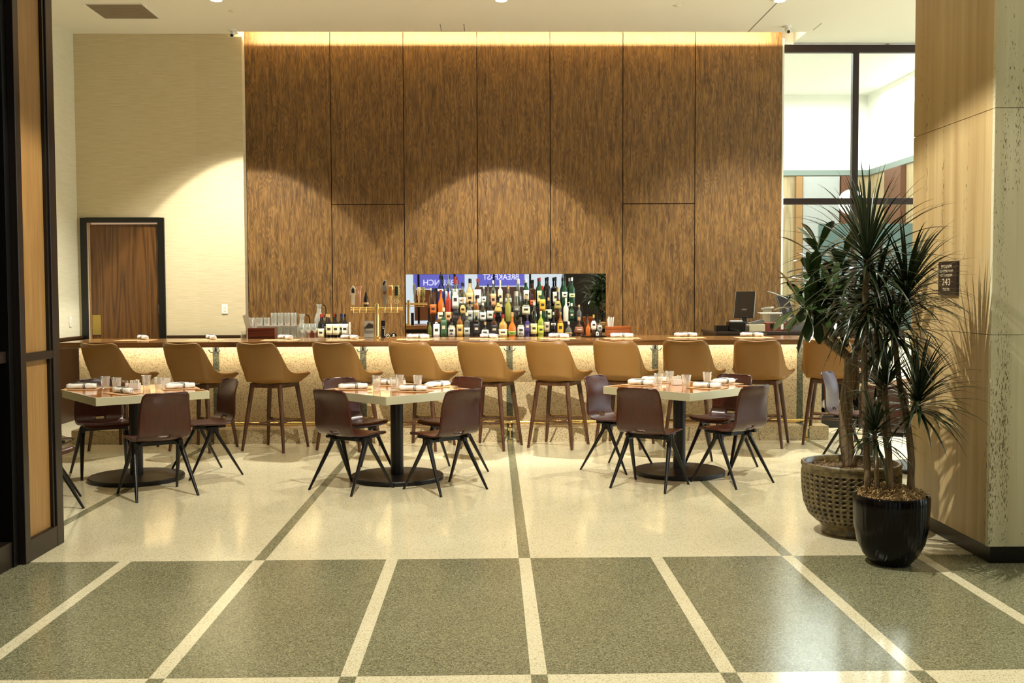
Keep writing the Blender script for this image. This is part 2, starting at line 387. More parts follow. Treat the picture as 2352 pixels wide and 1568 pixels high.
q = MB(); q.box(5.2, 6.9, 16.9, 16.96, .93, 2.62); q.box(5.2, 5.26, 16.9, 16.96, 0, .93); q.box(6.84, 6.9, 16.9, 16.96, 0, .93)
tag(q.build('teal_screen', teal), 'teal partition screen seen through the window behind the plants', 'screen')
q = MB(); q.box(7.05, 7.15, 16.0, 20, 0, 3.7); struct(q, 'wall_beyond_right', beyond_wood)
q = MB(); q.box(7.05, 7.15, 16.0, 20, 3.8, 5.2); struct(q, 'wall_beyond_right_upper', white_m)
q = MB(); q.box(7.02, 7.17, 15.98, 20, 3.7, 3.8); struct(q, 'trim_7', mat('sage_rail', (126, 136, 128), .5))
# right side: daylight windows; rear: street windows with posters
c = MB(); c.box(9.95, 10.05, YF, 3.0, 0, CEIL); c.box(9.95, 10.05, 3.0, 14, 0, .5); c.box(9.95, 10.05, 3.0, 14, 4.6, CEIL)
struct(c, 'wall_right', off_white)
c = MB(); c.box(XL, -2.9, YF-.1, YF, 0, CEIL); c.box(2.1, XR, YF-.1, YF, 0, CEIL); c.box(-2.9, 2.1, YF-.1, YF, 3.4, CEIL); c.box(-2.9, 2.1, YF-.1, YF, 0, .3)
struct(c, 'wall_front', mat('dark_lobby', (60, 46, 32), .6))
# column
CX, CY0, CY1 = 2.82, 5.96, 7.12
c = MB(); JT = .003
zs = [.10, 1.305, 2.575, 3.845, CEIL]
for z0, z1 in zip(zs, zs[1:]): c.box(CX, CX+.9, CY0+.03, CY1, z0+(JT if z0 > .1 else 0), z1)
col = c.build('stone_column', trav, bevel=.002); col['kind'] = 'structure'; col.name = 'wall_column'
c = MB()
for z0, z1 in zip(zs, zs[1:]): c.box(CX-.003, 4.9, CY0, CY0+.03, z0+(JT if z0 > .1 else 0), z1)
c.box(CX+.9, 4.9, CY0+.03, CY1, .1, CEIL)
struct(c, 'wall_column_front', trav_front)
c = MB(); c.box(CX+.02, 4.88, CY0+.02, CY1-.02, 0, .10); struct(c, 'baseboard_column', black)
c = MB(); c.box(CX+.01, 4.89, CY0+.04, CY1-.01, .102, CEIL-.002); struct(c, 'wall_column_core', black)
# ---------------------------------------------------------------- front posters seen in the mirror
violet = mat('violet_header', (118, 116, 226), .5, emit=1.1); poster_txt = mat('poster_white', (250, 250, 255), .5, emit=1.6)
photo1 = mat('poster_food_photo', (150, 84, 46), .5, emit=.35); photo2 = mat('poster_brown_photo', (120, 84, 74), .5, emit=.35)
for word, x0, x1, tz, lb, ph, hb, tx in (('BRUNCH', -2.29, -.79, 1.83, 'lit poster reading BRUNCH under a violet header in the street window', photo1, 1.66, 1.22),
                                     ('BREAKFAST', -.42, .96, 1.99, 'lit poster reading BREAKFAST under a violet header in the street window', photo2, 1.74, 1.18)):
    e = thing('window_poster', lb, 'poster', ((x0+x1)/2, YF+.12, .73))
    hw = (x1-x0)/2
    q = MB(); q.box(-hw, hw, 0, .02, hb-.73, 1.75); q.build('header_band', violet, e)
    q = MB(); q.box(-hw+.03, hw-.03, 0, .02, 0, hb-.73-.03); q.build('poster_photo', ph, e)
    text(word, 'lettering', .24, poster_txt, e, (0, .024, tz-.73), (R(90), 0, R(180)), .002, tx*(.72 if word == 'BREAKFAST' else .78))
for i, x in enumerate((-2.13, -1.08, .06, 1.12)):
    q = MB(); q.box(x-.03, x+.03, YF+.16, YF+.22, 0, 3.4); struct(q, 'window_2_mullion' if 0 else 'trim_%d' % (8+i), frame_dark)
q = MB(); q.box(-2.9, 2.1, YF-.05, YF-.04, .3, 3.4); struct(q, 'window_2', pane_glass)

# ---------------------------------------------------------------- bar
BX0, BX1, BF = -4.35, 3.52, 11.30
bar = thing('bar_counter', 'long terrazzo-fronted bar with a glossy brown wood top and brass foot rail', 'bar counter')
def striped(mb, y0, y1, z0, z1):
    hw = .034; xs = [BX0]
    for n in (-4, -2, 0, 2, 4): xs += [SX(n)-hw, SX(n)+hw]
    xs.append(BX1)
    for i in range(len(xs)-1): mb.m = i % 2; mb.box(xs[i], xs[i+1], y0, y1, z0, z1)
q = MB(); striped(q, BF, BF+.18, .145, 1.012); q.build('front_panel', [bar_stone, bar_green], bar)
q = MB(); striped(q, 11.05, BF+.18, 0, .145); q.build('kerb', [bar_stone, bar_green], bar)
q = MB(); q.box(BX0, 3.70, 10.74, 11.62, 1.015, 1.07); q.build('counter_top', counter_wood, bar, bevel=.006)
q = MB(); q.box(BX0, 3.52, 11.50, 11.56, .0, 1.012); q.build('back_panel', black, bar)
q = MB(); q.tube([(BX0+.3, 11.14, .195), (3.38, 11.14, .195)], .017, 12); q.build('foot_rail', brass, bar, smooth=True)
for n in (-4, -2, 0, 2, 4):
    q = MB(); q.box(SX(n)-.006, SX(n)+.006, 11.028, 11.049, .03, .145); q.box(SX(n)-.022, SX(n)+.022, 11.034, 11.049, .12, .145)
    q.box(SX(n)-.022, SX(n)+.022, 11.034, 11.049, .0, .02); q.tube([(SX(n), 11.10, .146), (SX(n), 11.14, .178)], .008, 8)
    q.build('rail_bracket', brass, bar)
for n in (-4, -2, 0, 2, 4):
    q = MB(); x = SX(n)
    for s in (-1, 1): q.tube([(x, BF-.01, .985), (x, BF-.03, .955), (x+s*.02, BF-.045, .935), (x+s*.045, BF-.055, .94), (x+s*.06, BF-.06, .965)], .005, 6)
    q.box(x-.01, x+.01, BF-.012, BF, .95, 1.0); q.build('coat_hook', black_metal, bar, smooth=True)
q = MB(); q.box(BX0+.1, 3.5, 11.12, 11.15, .998, 1.013); q.build('led_strip', led, bar)
area('counter_light', (-.4, 11.16, .99), (R(48), 0, 0), 7.9, .03, 36, (1, .90, .72), bar)
# back bar
q = MB(); q.box(-3.04, 2.3, 12.85, WZ-.003, 0, .96); q.box(-3.04, 2.3, 12.82, WZ-.003, .96, 1.0)
tag(q.build('back_bar', [counter_wood], bevel=.003), 'low wooden back bar along the foot of the panelled wall', 'cabinet')
q = MB(); q.box(2.62, 4.5, 12.35, 13.2, 0, 1.055); q.box(2.60, 4.52, 12.33, 13.22, 1.055, 1.085)
tag(q.build('service_station', mat('dark_counter', (48, 36, 28), .3), bevel=.003), 'dark service counter carrying the till at the right end of the bar', 'cabinet')
riser = mat('riser', (30, 22, 16), .4)
q = MB(); q.box(-.80, 1.14, 13.19, 13.355, 1.0, 1.19); q.box(-.80, 1.14, 13.355, 13.52, 1.0, 1.37)
tag(q.build('bottle_riser', riser), 'dark stepped riser under the two upper rows of liquor bottles', 'shelf')
# open cabinet with cloths past the end of the bar
e = thing('cloth_cabinet', 'black open cabinet behind the eleventh stool holding white cloths', 'cabinet', (3.86, 12.0, 0))
q = MB(); q.box(-.28, .30, .0, .3, .10, .16); q.box(-.28, .30, 0, .3, .56, .60); q.box(-.30, -.28, 0, .3, 0, .60); q.box(.30, .32, 0, .3, 0, .6); q.box(-.28, .3, .28, .3, .16, .56); q.box(-.28, .3, .02, .3, 0, .1)
q.build('carcass', black, e)
q = MB()
for i in range(9):
    x = -.2+.05*i; q.lathe([(0, 0), (.035, .01), (.04, .05), (.02, .09), (0, .1)], 8, (x, .13+.03*(i % 3), .161+(.05 if i % 2 else 0)))
tag(q.build('folded_cloths', cloth, smooth='all', loc=(3.86, 12.0, 0)), 'heap of white folded cloths in the black cabinet', 'cloth')

# ---------------------------------------------------------------- bar stools
def cr(p, t):
    """Catmull-Rom through list p at parameter t"""
    n = len(p)-1; t = max(0, min(n-1e-6, t)); i = int(t); k = t-i
    g = lambda j: Vector(p[max(0, min(n, j))])
    a, b_, c_, d = g(i-1), g(i), g(i+1), g(i+2)
    return .5*((2*b_)+(c_-a)*k+(2*a-5*b_+4*c_-d)*k*k+(3*b_-a-3*c_+d)*k**3)
def make_stool():
    e = thing('bar_stool', 'x', 'bar stool')
    rim = [(0, -.385, 1.065), (.10, -.378, 1.072), (.175, -.352, 1.078), (.212, -.318, 1.055), (.226, -.27, .98), (.240, -.205, .885), (.254, -.145, .808), (.276, -.075, .775), (.298, .03, .770), (.306, .12, .77), (.29, .185, .762), (.22, .215, .735), (.11, .225, .722), (0, .228, .72)]
    bot = [(0, -.215, .705), (.09, -.21, .70), (.16, -.19, .69), (.188, -.165, .685), (.198, -.13, .682), (.203, -.095, .68), (.206, -.055, .68), (.208, -.01, .68), (.208, .04, .68), (.205, .09, .68), (.19, .14, .685), (.15, .175, .69), (.08, .19, .69), (0, .195, .69)]
    side = []
    NU = 40
    for i in range(NU+1):
        t = 13*i/NU; a = cr(rim, t); b_ = cr(bot, t); col_ = []
        for j in range(9):
            v = j/8; p = b_.lerp(a, v); out = Vector((p.x, p.y*.9, 0)); bul = math.sin(PI*v)*(.018 if t < 4 else .012)
            if v < .25: bul += .010
            if out.length > 1e-4: p = p+out.normalized()*bul
            # the back dishes slightly between its wings
            col_.append(p)
        side.append(col_)
    full = [[Vector((-p.x, p.y, p.z)) for p in c_] for c_ in reversed(side[1:])]+side
    q = MB(); q.grid(full)
    sh = q.build('shell', leather, e, smooth='all', solid=.026)
    # underside pan
    q = MB(); ring = [c_[0]+Vector((0, 0, 0)) for c_ in full]
    vs = ring+[Vector((p.x*.8, p.y*.8, .668)) for p in ring]+[Vector((0, 0, .664))]
    n = len(ring); fs = [(i, i+1, n+i+1, n+i) for i in range(n-1)]+[(n+i, n+i+1, 2*n) for i in range(n-1)]
    q.add(vs, fs); q.build('pan', leather, e, smooth='all')
    q = MB(); q.lathe([(0, .69), (.185, .69), (.21, .71), (.21, .735), (.19, .752), (.1, .76), (0, .76)], 32, (0, .0, 0), sq=3.2, sx=.97)
    q.build('seat_cushion', leather, e, smooth='all')
    q = MB(); hx = .165
    for a in (-1, 1):
        q.box(-hx, hx, a*hx-.016, a*hx+.016, .625, .668); q.box(a*hx-.016, a*hx+.016, -hx, hx, .625, .668)
    q.build('seat_frame', leg_wood, e, bevel=.004)
    for sx_ in (-1, 1):
        for sy_ in (-1, 1):
            q = MB(); q.tube([(sx_*.155, sy_*.155, .664), (sx_*.195, sy_*.19, .34), (sx_*.235, sy_*.23, .0)], [.024, .021, .014], 12)
            q.build('leg', leg_wood, e, smooth=True)
    def at(sx_, sy_, z): k = (.664-z)/.664; return Vector((sx_*(.155+.08*k), sy_*(.155+.075*k), z))
    for sy_, z in ((-1, .27), (1, .27)):
        q = MB(); q.tube([at(-1, sy_, z), at(1, sy_, z)], .011, 10, flat=1.2); q.build('stretcher', leg_wood, e, smooth=True)
    for x in (-.09, .09):
        q = MB(); q.tube([(x, -.2, .27), (x, .2, .27)], .009, 8); q.build('cross_stretcher', leg_wood, e, smooth=True)
    q = MB(); q.box(-.19, .19, .218, .224, .262, .292); q.build('kick_plate', brass, e)
    return e
stool0 = make_stool()
stools = [(-3.70, 10.72, -21), (-2.89, 10.68, -21), (-2.17, 10.66, -21), (-1.44, 10.68, -20), (-.69, 10.70, -22), (-.01, 10.69, -24), (.67, 10.73, -26), (1.34, 10.74, -25), (2.03, 10.74, -24), (2.735, 10.74, -23), (3.45, 10.80, -24)]
desc = ['leftmost tan leather bar stool, in front of the wood door', 'tan leather bar stool behind the left dining table, second from the left', 'tan leather bar stool standing clear between the left and middle dining tables', 'tan leather bar stool behind the left side of the middle dining table', 'tan leather bar stool behind the right side of the middle dining table',
        'tan leather bar stool left of the green stripe at the centre of the bar', 'tan leather bar stool standing clear between the middle and right dining tables', 'tan leather bar stool behind the left corner of the right dining table', 'tan leather bar stool behind the centre of the right dining table', 'tan leather bar stool behind the right edge of the right dining table', 'rightmost tan leather bar stool, partly hidden by the branching plant']
for i, (x, y, a) in enumerate(stools):
    o = stool0 if i == 0 else copy_tree(stool0)
    o.location = (x, y, 0); o.rotation_euler = (0, 0, R(a)); o['label'] = desc[i]; o['category'] = 'bar stool'; o['group'] = 'tan leather bar stools along the bar'

# ---------------------------------------------------------------- dining chairs
def make_chair():
    e = thing('dining_chair', 'x', 'chair')
    prof = [(.205, .425), (.200, .440), (.17, .452), (.09, .450), (0, .443), (-.07, .440), (-.125, .446), (-.165, .468), (-.188, .51), (-.198, .58), (-.208, .66), (-.226, .73), (-.252, .785), (-.262, .812)]
    hw = [.165, .195, .205, .208, .208, .206, .205, .204, .203, .20, .192, .186, .178, .150]
    S = 40; rows = []
    for i in range(S+1):
        t = (len(prof)-1)*i/S; p = cr([(a, b_, 0) for a, b_ in prof], t); k = int(min(t, 12.999)); w_ = hw[k]*(1-(t-k))+hw[k+1]*(t-k)
        if i == S: w_ = .135
        row = []
        for j in range(21):
            s_ = -1+j/10; x = s_*w_; y, z = p.x, p.y
            back = max(0, min(1, (t-8)/4))
            if t < 6: z += .010*s_*s_-.006
            y += .004*s_*s_ if t >= 6 else 0
            # dished head of the back: the wings come forward
            y += back*(.034*abs(s_)**2.2-.012)
            if i == S: z -= .012*abs(s_)**4
            row.append(Vector((x, y, z)))
        rows.append(row)
    hole = {(i, j) for i in (21, 22) for j in range(8, 12)}
    q = MB(); q.grid(rows, hole); q.build('seat_shell', ply, e, smooth='all', solid=.011)
    for s in (-1, 1):
        q = MB(); ap = Vector((s*.175, .0, .415))
        for d in (-1, 1):
            q.tube([ap+Vector((0, d*.012, .0)), ap.lerp(Vector((s*.235, d*.235, .012)), .18)+Vector((0, 0, 0)), Vector((s*.235, d*.235, 0))], [.021, .021, .0105], 10, flat=.75)
        q.box(s*.175-.014, s*.175+.014, -.045, .045, .37, .425)
        q.build('leg', black_metal, e, smooth=True, angle=50)
    q = MB(); q.box(-.175, .175, -.016, .016, .385, .418); q.build('crossbar', black_metal, e, bevel=.003)
    q = MB(); q.box(-.16, -.13, -.12, .15, .410, .432); q.box(.13, .16, -.12, .15, .410, .432); q.build('seat_rail', black_metal, e, bevel=.003)
    return e
chair0 = make_chair()
chairs = [(-1.125, 8.45, 52, 'dark brown plywood chair at the near left side of the middle table'),
          (-.375, 8.40, 132, 'dark brown plywood chair at the near right side of the middle table'),
          (-1.18, 9.20, -45, 'dark brown plywood chair at the far left side of the middle table'),
          (-.37, 9.20, 228, 'dark brown plywood chair at the far right side of the middle table'),
          (1.257, 8.456, 57, 'dark brown plywood chair at the near left of the right table, back towards us'),
          (1.10, 9.32, -38, 'brown plywood chair with a shining back at the far left of the right table'),
          (1.955, 8.61, 128, 'brown plywood chair at the near right side of the right table'),
          (2.02, 9.36, 226, 'brown plywood chair at the far right side of the right table'),
          (-2.60, 8.266, 126, 'dark brown plywood chair at the near right of the left table, back towards us'),
          (-2.475, 9.20, 216, 'dark brown plywood chair at the far right of the left table, seen side-on'),
          (-3.50, 8.25, 38, 'brown plywood chair of the left table whose seat shows beside the dark partition'),
          (-3.35, 9.22, -58, 'brown plywood chair at the far left of the left table, facing the camera'),
          (-3.26, 7.58, -15, 'plywood chair hidden by the partition with one black leg showing'),
          (3.28, 9.62, -35, 'brown plywood chair with a pale shining back behind the trunk of the branching plant'),
          (3.22, 8.50, 52, 'red brown plywood chair seen through the long-leaved plant')]
for i, (x, y, h, lb) in enumerate(chairs):
    o = chair0 if i == 0 else copy_tree(chair0)
    o.location = (x, y, 0); o.rotation_euler = (0, 0, R(h-90)); o['label'] = lb; o['category'] = 'chair'; o['group'] = 'plywood dining chairs'

# ---------------------------------------------------------------- dining tables
def make_table():
    e = thing('dining_table', 'x', 'table'); h = .457
    q = MB(); q.box(-h+.003, h-.003, -h+.003, h-.003, .69, .748); q.build('tabletop', table_wood, e)
    q = MB()
    for s in (-1, 1):
        q.box(-h-.002, h+.002, s*h-.004, s*h+.004, .685, .750); q.box(s*h-.004, s*h+.004, -h+.004, h-.004, .685, .750)
    q.build('edge_band', edge_brass, e, bevel=.001)
    q = MB(); q.tube([(0, 0, .035), (0, 0, .684)], .053, 32); q.box(-.2, .2, -.03, .03, .672, .686); q.box(-.03, .03, -.2, .2, .672, .686); q.build('pedestal', table_black, e, smooth=True)
    q = MB(); q.lathe([(0, 0), (.38, 0), (.388, .004), (.388, .030), (.382, .037), (.09, .040), (.06, .046), (0, .046)], 72); q.build('base', table_black, e, smooth=True)
    return e
table0 = make_table()
tabs = [(-.80, 8.90, 43, 'square brass-edged wood table in the middle, between the two other tables'), (1.60, 9.06, 42, 'square brass-edged wood table on the right, left of the big plants'), (-2.99, 8.96, 37, 'square brass-edged wood table on the left beside the dark partition'), (3.84, 9.15, 42, 'square brass-edged wood table mostly hidden behind the plants')]
for i, (x, y, a, lb) in enumerate(tabs):
    o = table0 if i == 0 else copy_tree(table0)
    o.location = (x, y, 0); o.rotation_euler = (0, 0, R(a)); o['label'] = lb; o['category'] = 'table'; o['group'] = 'square pedestal dining tables'

# ---------------------------------------------------------------- table settings
def make_tumbler():
    q = MB(); n = 20; vs = []
    def ring(rad, z, fac=0):
        out = []
        for i in range(n):
            a = 2*PI*i/n; k = 1-fac*(i % 2); out.append(len(q.v)+len(vs)); vs.append((rad*k*math.cos(a), rad*k*math.sin(a), z))
        return out
    rs = [ring(.027, .0), ring(.030, .003, .05), ring(.031, .03, .07), ring(.036, .06, .06), ring(.040, .100), ring(.041, .108), ring(.0385, .108), ring(.036, .07), ring(.030, .022), ring(.012, .016)]
    fs = []
    for a, b_ in zip(rs, rs[1:]):
        for i in range(n): fs.append((a[i], a[(i+1) % n], b_[(i+1) % n], b_[i]))
    fs.append(tuple(reversed(rs[0]))); fs.append(tuple(rs[-1]))
    q.add(vs, fs); return q.build('drinking_glass', glass, smooth=True, angle=20)
tg = tag(make_tumbler(), 'x', 'glass')
def place(first, i, loc, rz, lb, cat, group):
    o = first if i == 0 else copy_tree(first)
    o.location = loc; o.rotation_euler = (0, 0, rz); o['label'] = lb; o['category'] = cat; o['group'] = group; return o
TZ = .7503
gl = [((-.974, 8.991), 'faceted glass standing leftmost on the middle table'), ((-.805, 8.76), 'faceted glass nearest the camera on the middle table'), ((-.79, 9.08), 'faceted glass at the back of the middle table beside the salt shaker'), ((-.63, 9.01), 'faceted glass standing rightmost on the middle table'),
      ((1.42, 9.05), 'faceted glass standing leftmost on the right table'), ((1.56, 9.33), 'faceted glass behind the sugar caddy on the right table'), ((1.631, 8.908), 'faceted glass nearest the camera on the right table'), ((1.864, 9.19), 'faceted glass standing rightmost on the right table'),
      ((-3.284, 9.096), 'faceted glass standing leftmost on the left table'), ((-3.138, 8.95), 'short faceted glass second from the left on the left table'), ((-2.965, 9.18), 'faceted glass behind the sugar caddy on the left table'), ((-2.78, 8.93), 'faceted glass standing rightmost on the left table')]
for i, (p, lb) in enumerate(gl): place(tg, i, (p[0], p[1], TZ), i*.3, lb, 'glass', 'faceted glasses on the dining tables')
def make_roll():
    e = thing('napkin_roll', 'x', 'napkin')
    q = MB(); rows = []
    n = 22
    for i in range(13):
        x = -.12+.02*i; row = []
        for k in range(n):
            a = 2*PI*k/n; rad = .026+.003*math.sin(3*a+x*40)+.0022*math.sin(x*90+a*2)
            if i in (0, 12): rad *= .86
            yy = rad*1.2*math.cos(a); zz = .5*rad*math.sin(a)*(1.7)+.021
            row.append(Vector((x, yy, max(.0006, zz))))
        row.append(row[0].copy()); rows.append(row)
    q.grid(rows)
    for row in (rows[0], rows[-1]):
        c_ = sum((Vector(p) for p in row[:-1]), Vector())/n; q.add([c_]+row[:-1], [(0, k+1, (k+1) % n+1) for k in range(n)])
    q.build('cloth', cloth, e, smooth='all')
    q = MB()
    for x0 in (.018, .03):
        ring = []
        for xx in (x0, x0+.005):
            ring.append([Vector((xx, 1.27*.0275*math.cos(2*PI*k/n), max(.0003, .0245*math.sin(2*PI*k/n)+.0215))) for k in range(n+1)])
        q.grid(ring)
    q.build('paper_band', black, e, smooth='all', solid=.001)
    q = MB(); q.box(.10, .165, -.008, -.002, .030, .034); q.box(.10, .16, .006, .013, .026, .030); q.tube([(-.09, -.006, .045), (.0, .006, .049), (.07, .012, .044)], .0035, 6); q.build('cutlery', steel, e, smooth=True)
    return e
roll0 = make_roll()
rolls = [(-1.17, 8.965, 12, 'rolled white napkin with cutlery leftmost on the middle table'), (-.65, 8.755, -20, 'rolled white napkin with cutlery nearest the camera on the middle table'), (-.47, 9.13, 42, 'rolled white napkin with cutlery rightmost on the middle table'), (-.93, 9.36, -25, 'rolled white napkin with cutlery at the back of the middle table'),
         (1.29, 9.19, -38, 'rolled white napkin leftmost on the right table beside the glass'), (1.80, 8.87, -35, 'rolled white napkin nearest the camera on the right table'), (2.02, 9.27, 30, 'bulky folded white napkin rightmost on the right table'), (1.46, 9.50, -30, 'rolled white napkin at the back left of the right table'),
         (-3.49, 9.11, 6, 'rolled white napkin with cutlery leftmost on the left table'), (-3.00, 8.70, -40, 'rolled white napkin nearest the camera on the left table'), (-2.655, 9.10, 25, 'rolled white napkin rightmost on the left table')]
for i, (x, y, a, lb) in enumerate(rolls): place(roll0, i, (x, y, TZ+.002), R(a), lb, 'napkin', 'rolled napkins on the dining tables')
# paper mats under them
def mat_mesh():
    q = MB(); q.box(-.15, .15, -.10, .10, 0, .0012); return q.build('paper_mat', paper_tan)
pm = tag(mat_mesh(), 'x', 'placemat'); k = 0
for (x, y, a, lb) in rolls:
    lb2 = lb.replace('rolled white napkin with cutlery', 'tan paper mat under the napkin').replace('rolled white napkin', 'tan paper mat under the napkin').replace('bulky folded white napkin', 'tan paper mat under the bulky napkin')
    place(pm, k, (x, y, TZ), R(a), lb2, 'placemat', 'paper mats on the dining tables'); k += 1
bar_rolls = [(-3.70, 11.37, -55), (-2.97, 11.33, -60), (-2.17, 11.24, -50), (-1.49, 11.18, -44), (-.78, 11.30, -24), (-.03, 11.32, -48), (.71, 11.33, -42), (1.38, 11.30, -24), (2.07, 11.36, -3), (2.77, 11.32, -30), (3.46, 11.33, -32)]
bl = ['leftmost bar stool', 'second bar stool from the left', 'third stool, beside the dark wood caddy', 'fourth stool, below the wine bottles', 'fifth stool, below the mirror edge', 'sixth stool, below the liquor bottles', 'seventh bar stool from the left', 'eighth stool, beside the orange wood caddy', 'ninth bar stool from the left', 'tenth stool, left of the till', 'rightmost bar stool beside the plant']
for i, (x, y, a) in enumerate(bar_rolls):
    place(roll0, 1, (x, y, 1.0725), R(a), 'rolled white napkin on the bar at the '+bl[i], 'napkin', 'rolled napkins on the bar')
for i, (x, y, a) in enumerate(bar_rolls):
    o = place(pm, 1, (x-.02, y-.17, 1.0702), 0, 'tan paper placemat on the bar at the '+bl[i], 'placemat', 'paper placemats on the bar'); o.scale = (1.25, 1.35, 1)
# caddies and shakers
packet = mat('sugar_packets', (236, 230, 214), .7); ceramic = mat('ceramic_white', (236, 232, 222), .25)
def caddy(x, y, a, lb):
    e = thing('sugar_caddy', lb, 'caddy', (x, y, TZ), R(a))
    q = MB(); q.box(-.04, .04, -.03, .03, 0, .005)
    for s in (-1, 1): q.box(-.04, .04, s*.03-.003*(s > 0), s*.03+.003*(s < 0), .005, .05); q.box(s*.04-.003*(s > 0), s*.04+.003*(s < 0), -.027, .027, .005, .05)
    q.build('box', ceramic, e, bevel=.002)
    q = MB(); random.seed(3)
    for i in range(7):
        T = Matrix.Translation((-.03+.01*i, 0, .006)) @ Matrix.Rotation(random.uniform(-.15, .15), 4, 'Y') @ Matrix.Rotation(random.uniform(-.3, .3), 4, 'Z')
        q.box(-.002, .002, -.02, .02, 0, .068+random.uniform(-.006, .008), T)
    q.build('sugar_packets', packet, e)
caddy(1.60, 9.20, 8, 'small white sugar caddy full of packets on the right table')
caddy(-3.03, 9.085, -6, 'small white sugar caddy full of packets on the left table')
def shaker(x, y, lb, m, name='salt_shaker'):
    e = thing(name, lb, 'shaker', (x, y, TZ))
    q = MB(); q.lathe([(0, 0), (.017, 0), (.018, .01), (.014, .045), (.013, .05), (0, .05)], 14); q.build('body', m, e, smooth=True)
    q = MB(); q.lathe([(.0135, .05), (.0145, .052), (.0135, .062), (.008, .068), (0, .069)], 14); q.build('cap', steel, e, smooth=True)
shaker(-.765, 9.24, 'slim white salt shaker behind the glasses on the middle table', ceramic)
shaker(-3.115, 9.13, 'salt shaker left of the sugar caddy on the left table', ceramic)
shaker(-3.155, 9.16, 'brown pepper shaker leftmost beside the sugar caddy on the left table', mat('pepper', (90, 64, 44), .3), 'pepper_shaker')
shaker(1.675, 9.24, 'white salt shaker right of the sugar caddy on the right table', ceramic)
q = MB(); T = Matrix.Rotation(R(-14), 4, 'X'); q.box(-.03, .03, -.001, .001, 0, .075, T)
tag(q.build('table_card', off_white, loc=(-2.84, 9.33, TZ)), 'small white card standing at the back of the left table', 'card')
# ---------------------------------------------------------------- bottles on the back bar
CL = dict(olive=(96, 98, 34), frost=(214, 218, 200), green=(30, 66, 40), clear=(226, 230, 216), amber=(130, 78, 28), smoke=(84, 84, 76), black=(20, 16, 14), aqua=(160, 178, 158), brown=(62, 34, 18), honey=(176, 140, 70),
          orange=(196, 104, 34), indigo=(52, 40, 86), yellowgreen=(150, 160, 60), red=(160, 52, 34), goldgreen=(150, 148, 66), amberlight=(206, 174, 120), navy=(26, 30, 96), bone=(230, 222, 196), forest=(28, 62, 36), white=(238, 238, 228),
          green2=(58, 92, 58), silver=(202, 202, 192), tan=(206, 172, 100), greylab=(176, 182, 170), charcoal=(38, 34, 32), tanlab=(186, 160, 110), cream=(236, 226, 186), lime=(140, 168, 70), purple=(78, 68, 130), paleyellow=(228, 216, 146), limeyellow=(186, 196, 72),
          beige=(190, 176, 144), yellow=(226, 178, 56), gold=(196, 158, 78), rust=(128, 80, 52), peach=(236, 178, 126), whitefan=(226, 228, 210), amberyellow=(232, 176, 60), palegreen=(206, 216, 160), olivegold=(150, 138, 72), bluewhite=(170, 186, 214),
          honeylab=(222, 190, 130), whiteblack=(230, 228, 216), orangelab=(206, 96, 44), cork=(196, 160, 110), smokecap=(86, 80, 74), clearcap=(210, 214, 206), bluecap=(90, 110, 150), spoutred=(170, 50, 36))
WORD = dict(green2='dark green', silver='silver', greylab='grey', tanlab='tan', paleyellow='pale yellow', limeyellow='lime yellow', whitefan='fan-shaped white', amberyellow='amber yellow', palegreen='pale green', olivegold='olive and gold', bluewhite='blue-white', honeylab='honey-coloured', whiteblack='black and white', orangelab='orange', amberlight='light amber', smoke='smoky', frost='frosted', goldgreen='gold-green', yellowgreen='yellow-green', bone='bone white', forest='forest green', smokecap='smoky', clearcap='clear', bluecap='blue')
SHW = dict(slim='slim', wine='round-shouldered', box='square', jug='stout', flask='rounded squat', decanter='cut-glass', hour='hourglass-shaped', arch='arch-labelled')
def gmat(c):
    n = 'bottle_'+c
    if n in MATS: return MATS[n]
    if c in ('clear', 'frost', 'aqua'): return clear(n, CL[c], .3, .03 if c != 'frost' else .2)
    m = mat(n, CL[c], .07, coat=.6, trans=0); return m
def lmat(c): return mat('label_'+c, CL[c], .6)
PROF = dict(wine=[(.94, 0), (1, .03), (1, .55), (.97, .61), (.7, .68), (.36, .74), (.30, .80), (.30, .93)],
            slim=[(.9, 0), (1, .03), (1, .52), (.8, .60), (.42, .70), (.34, .78), (.34, .94)],
            box=[(.97, 0), (1, .02), (1, .58), (.9, .64), (.42, .68), (.34, .72), (.34, .92)],
            jug=[(.95, 0), (1, .03), (1, .50), (.85, .60), (.45, .68), (.32, .74), (.32, .90)],
            flask=[(.7, 0), (.95, .06), (1, .22), (.96, .40), (.7, .55), (.34, .64), (.26, .70), (.26, .90)],
            decanter=[(.8, 0), (.9, .04), (1, .30), (.85, .45), (.5, .55), (.34, .62), (.4, .66), (.34, .70), (.34, .88)],
            hour=[(.9, 0), (1, .04), (1, .20), (.86, .34), (.96, .48), (.8, .60), (.42, .72), (.3, .80), (.3, .93)],
            arch=[(.94, 0), (1, .03), (1, .52), (.92, .62), (.55, .70), (.34, .76), (.32, .93)])
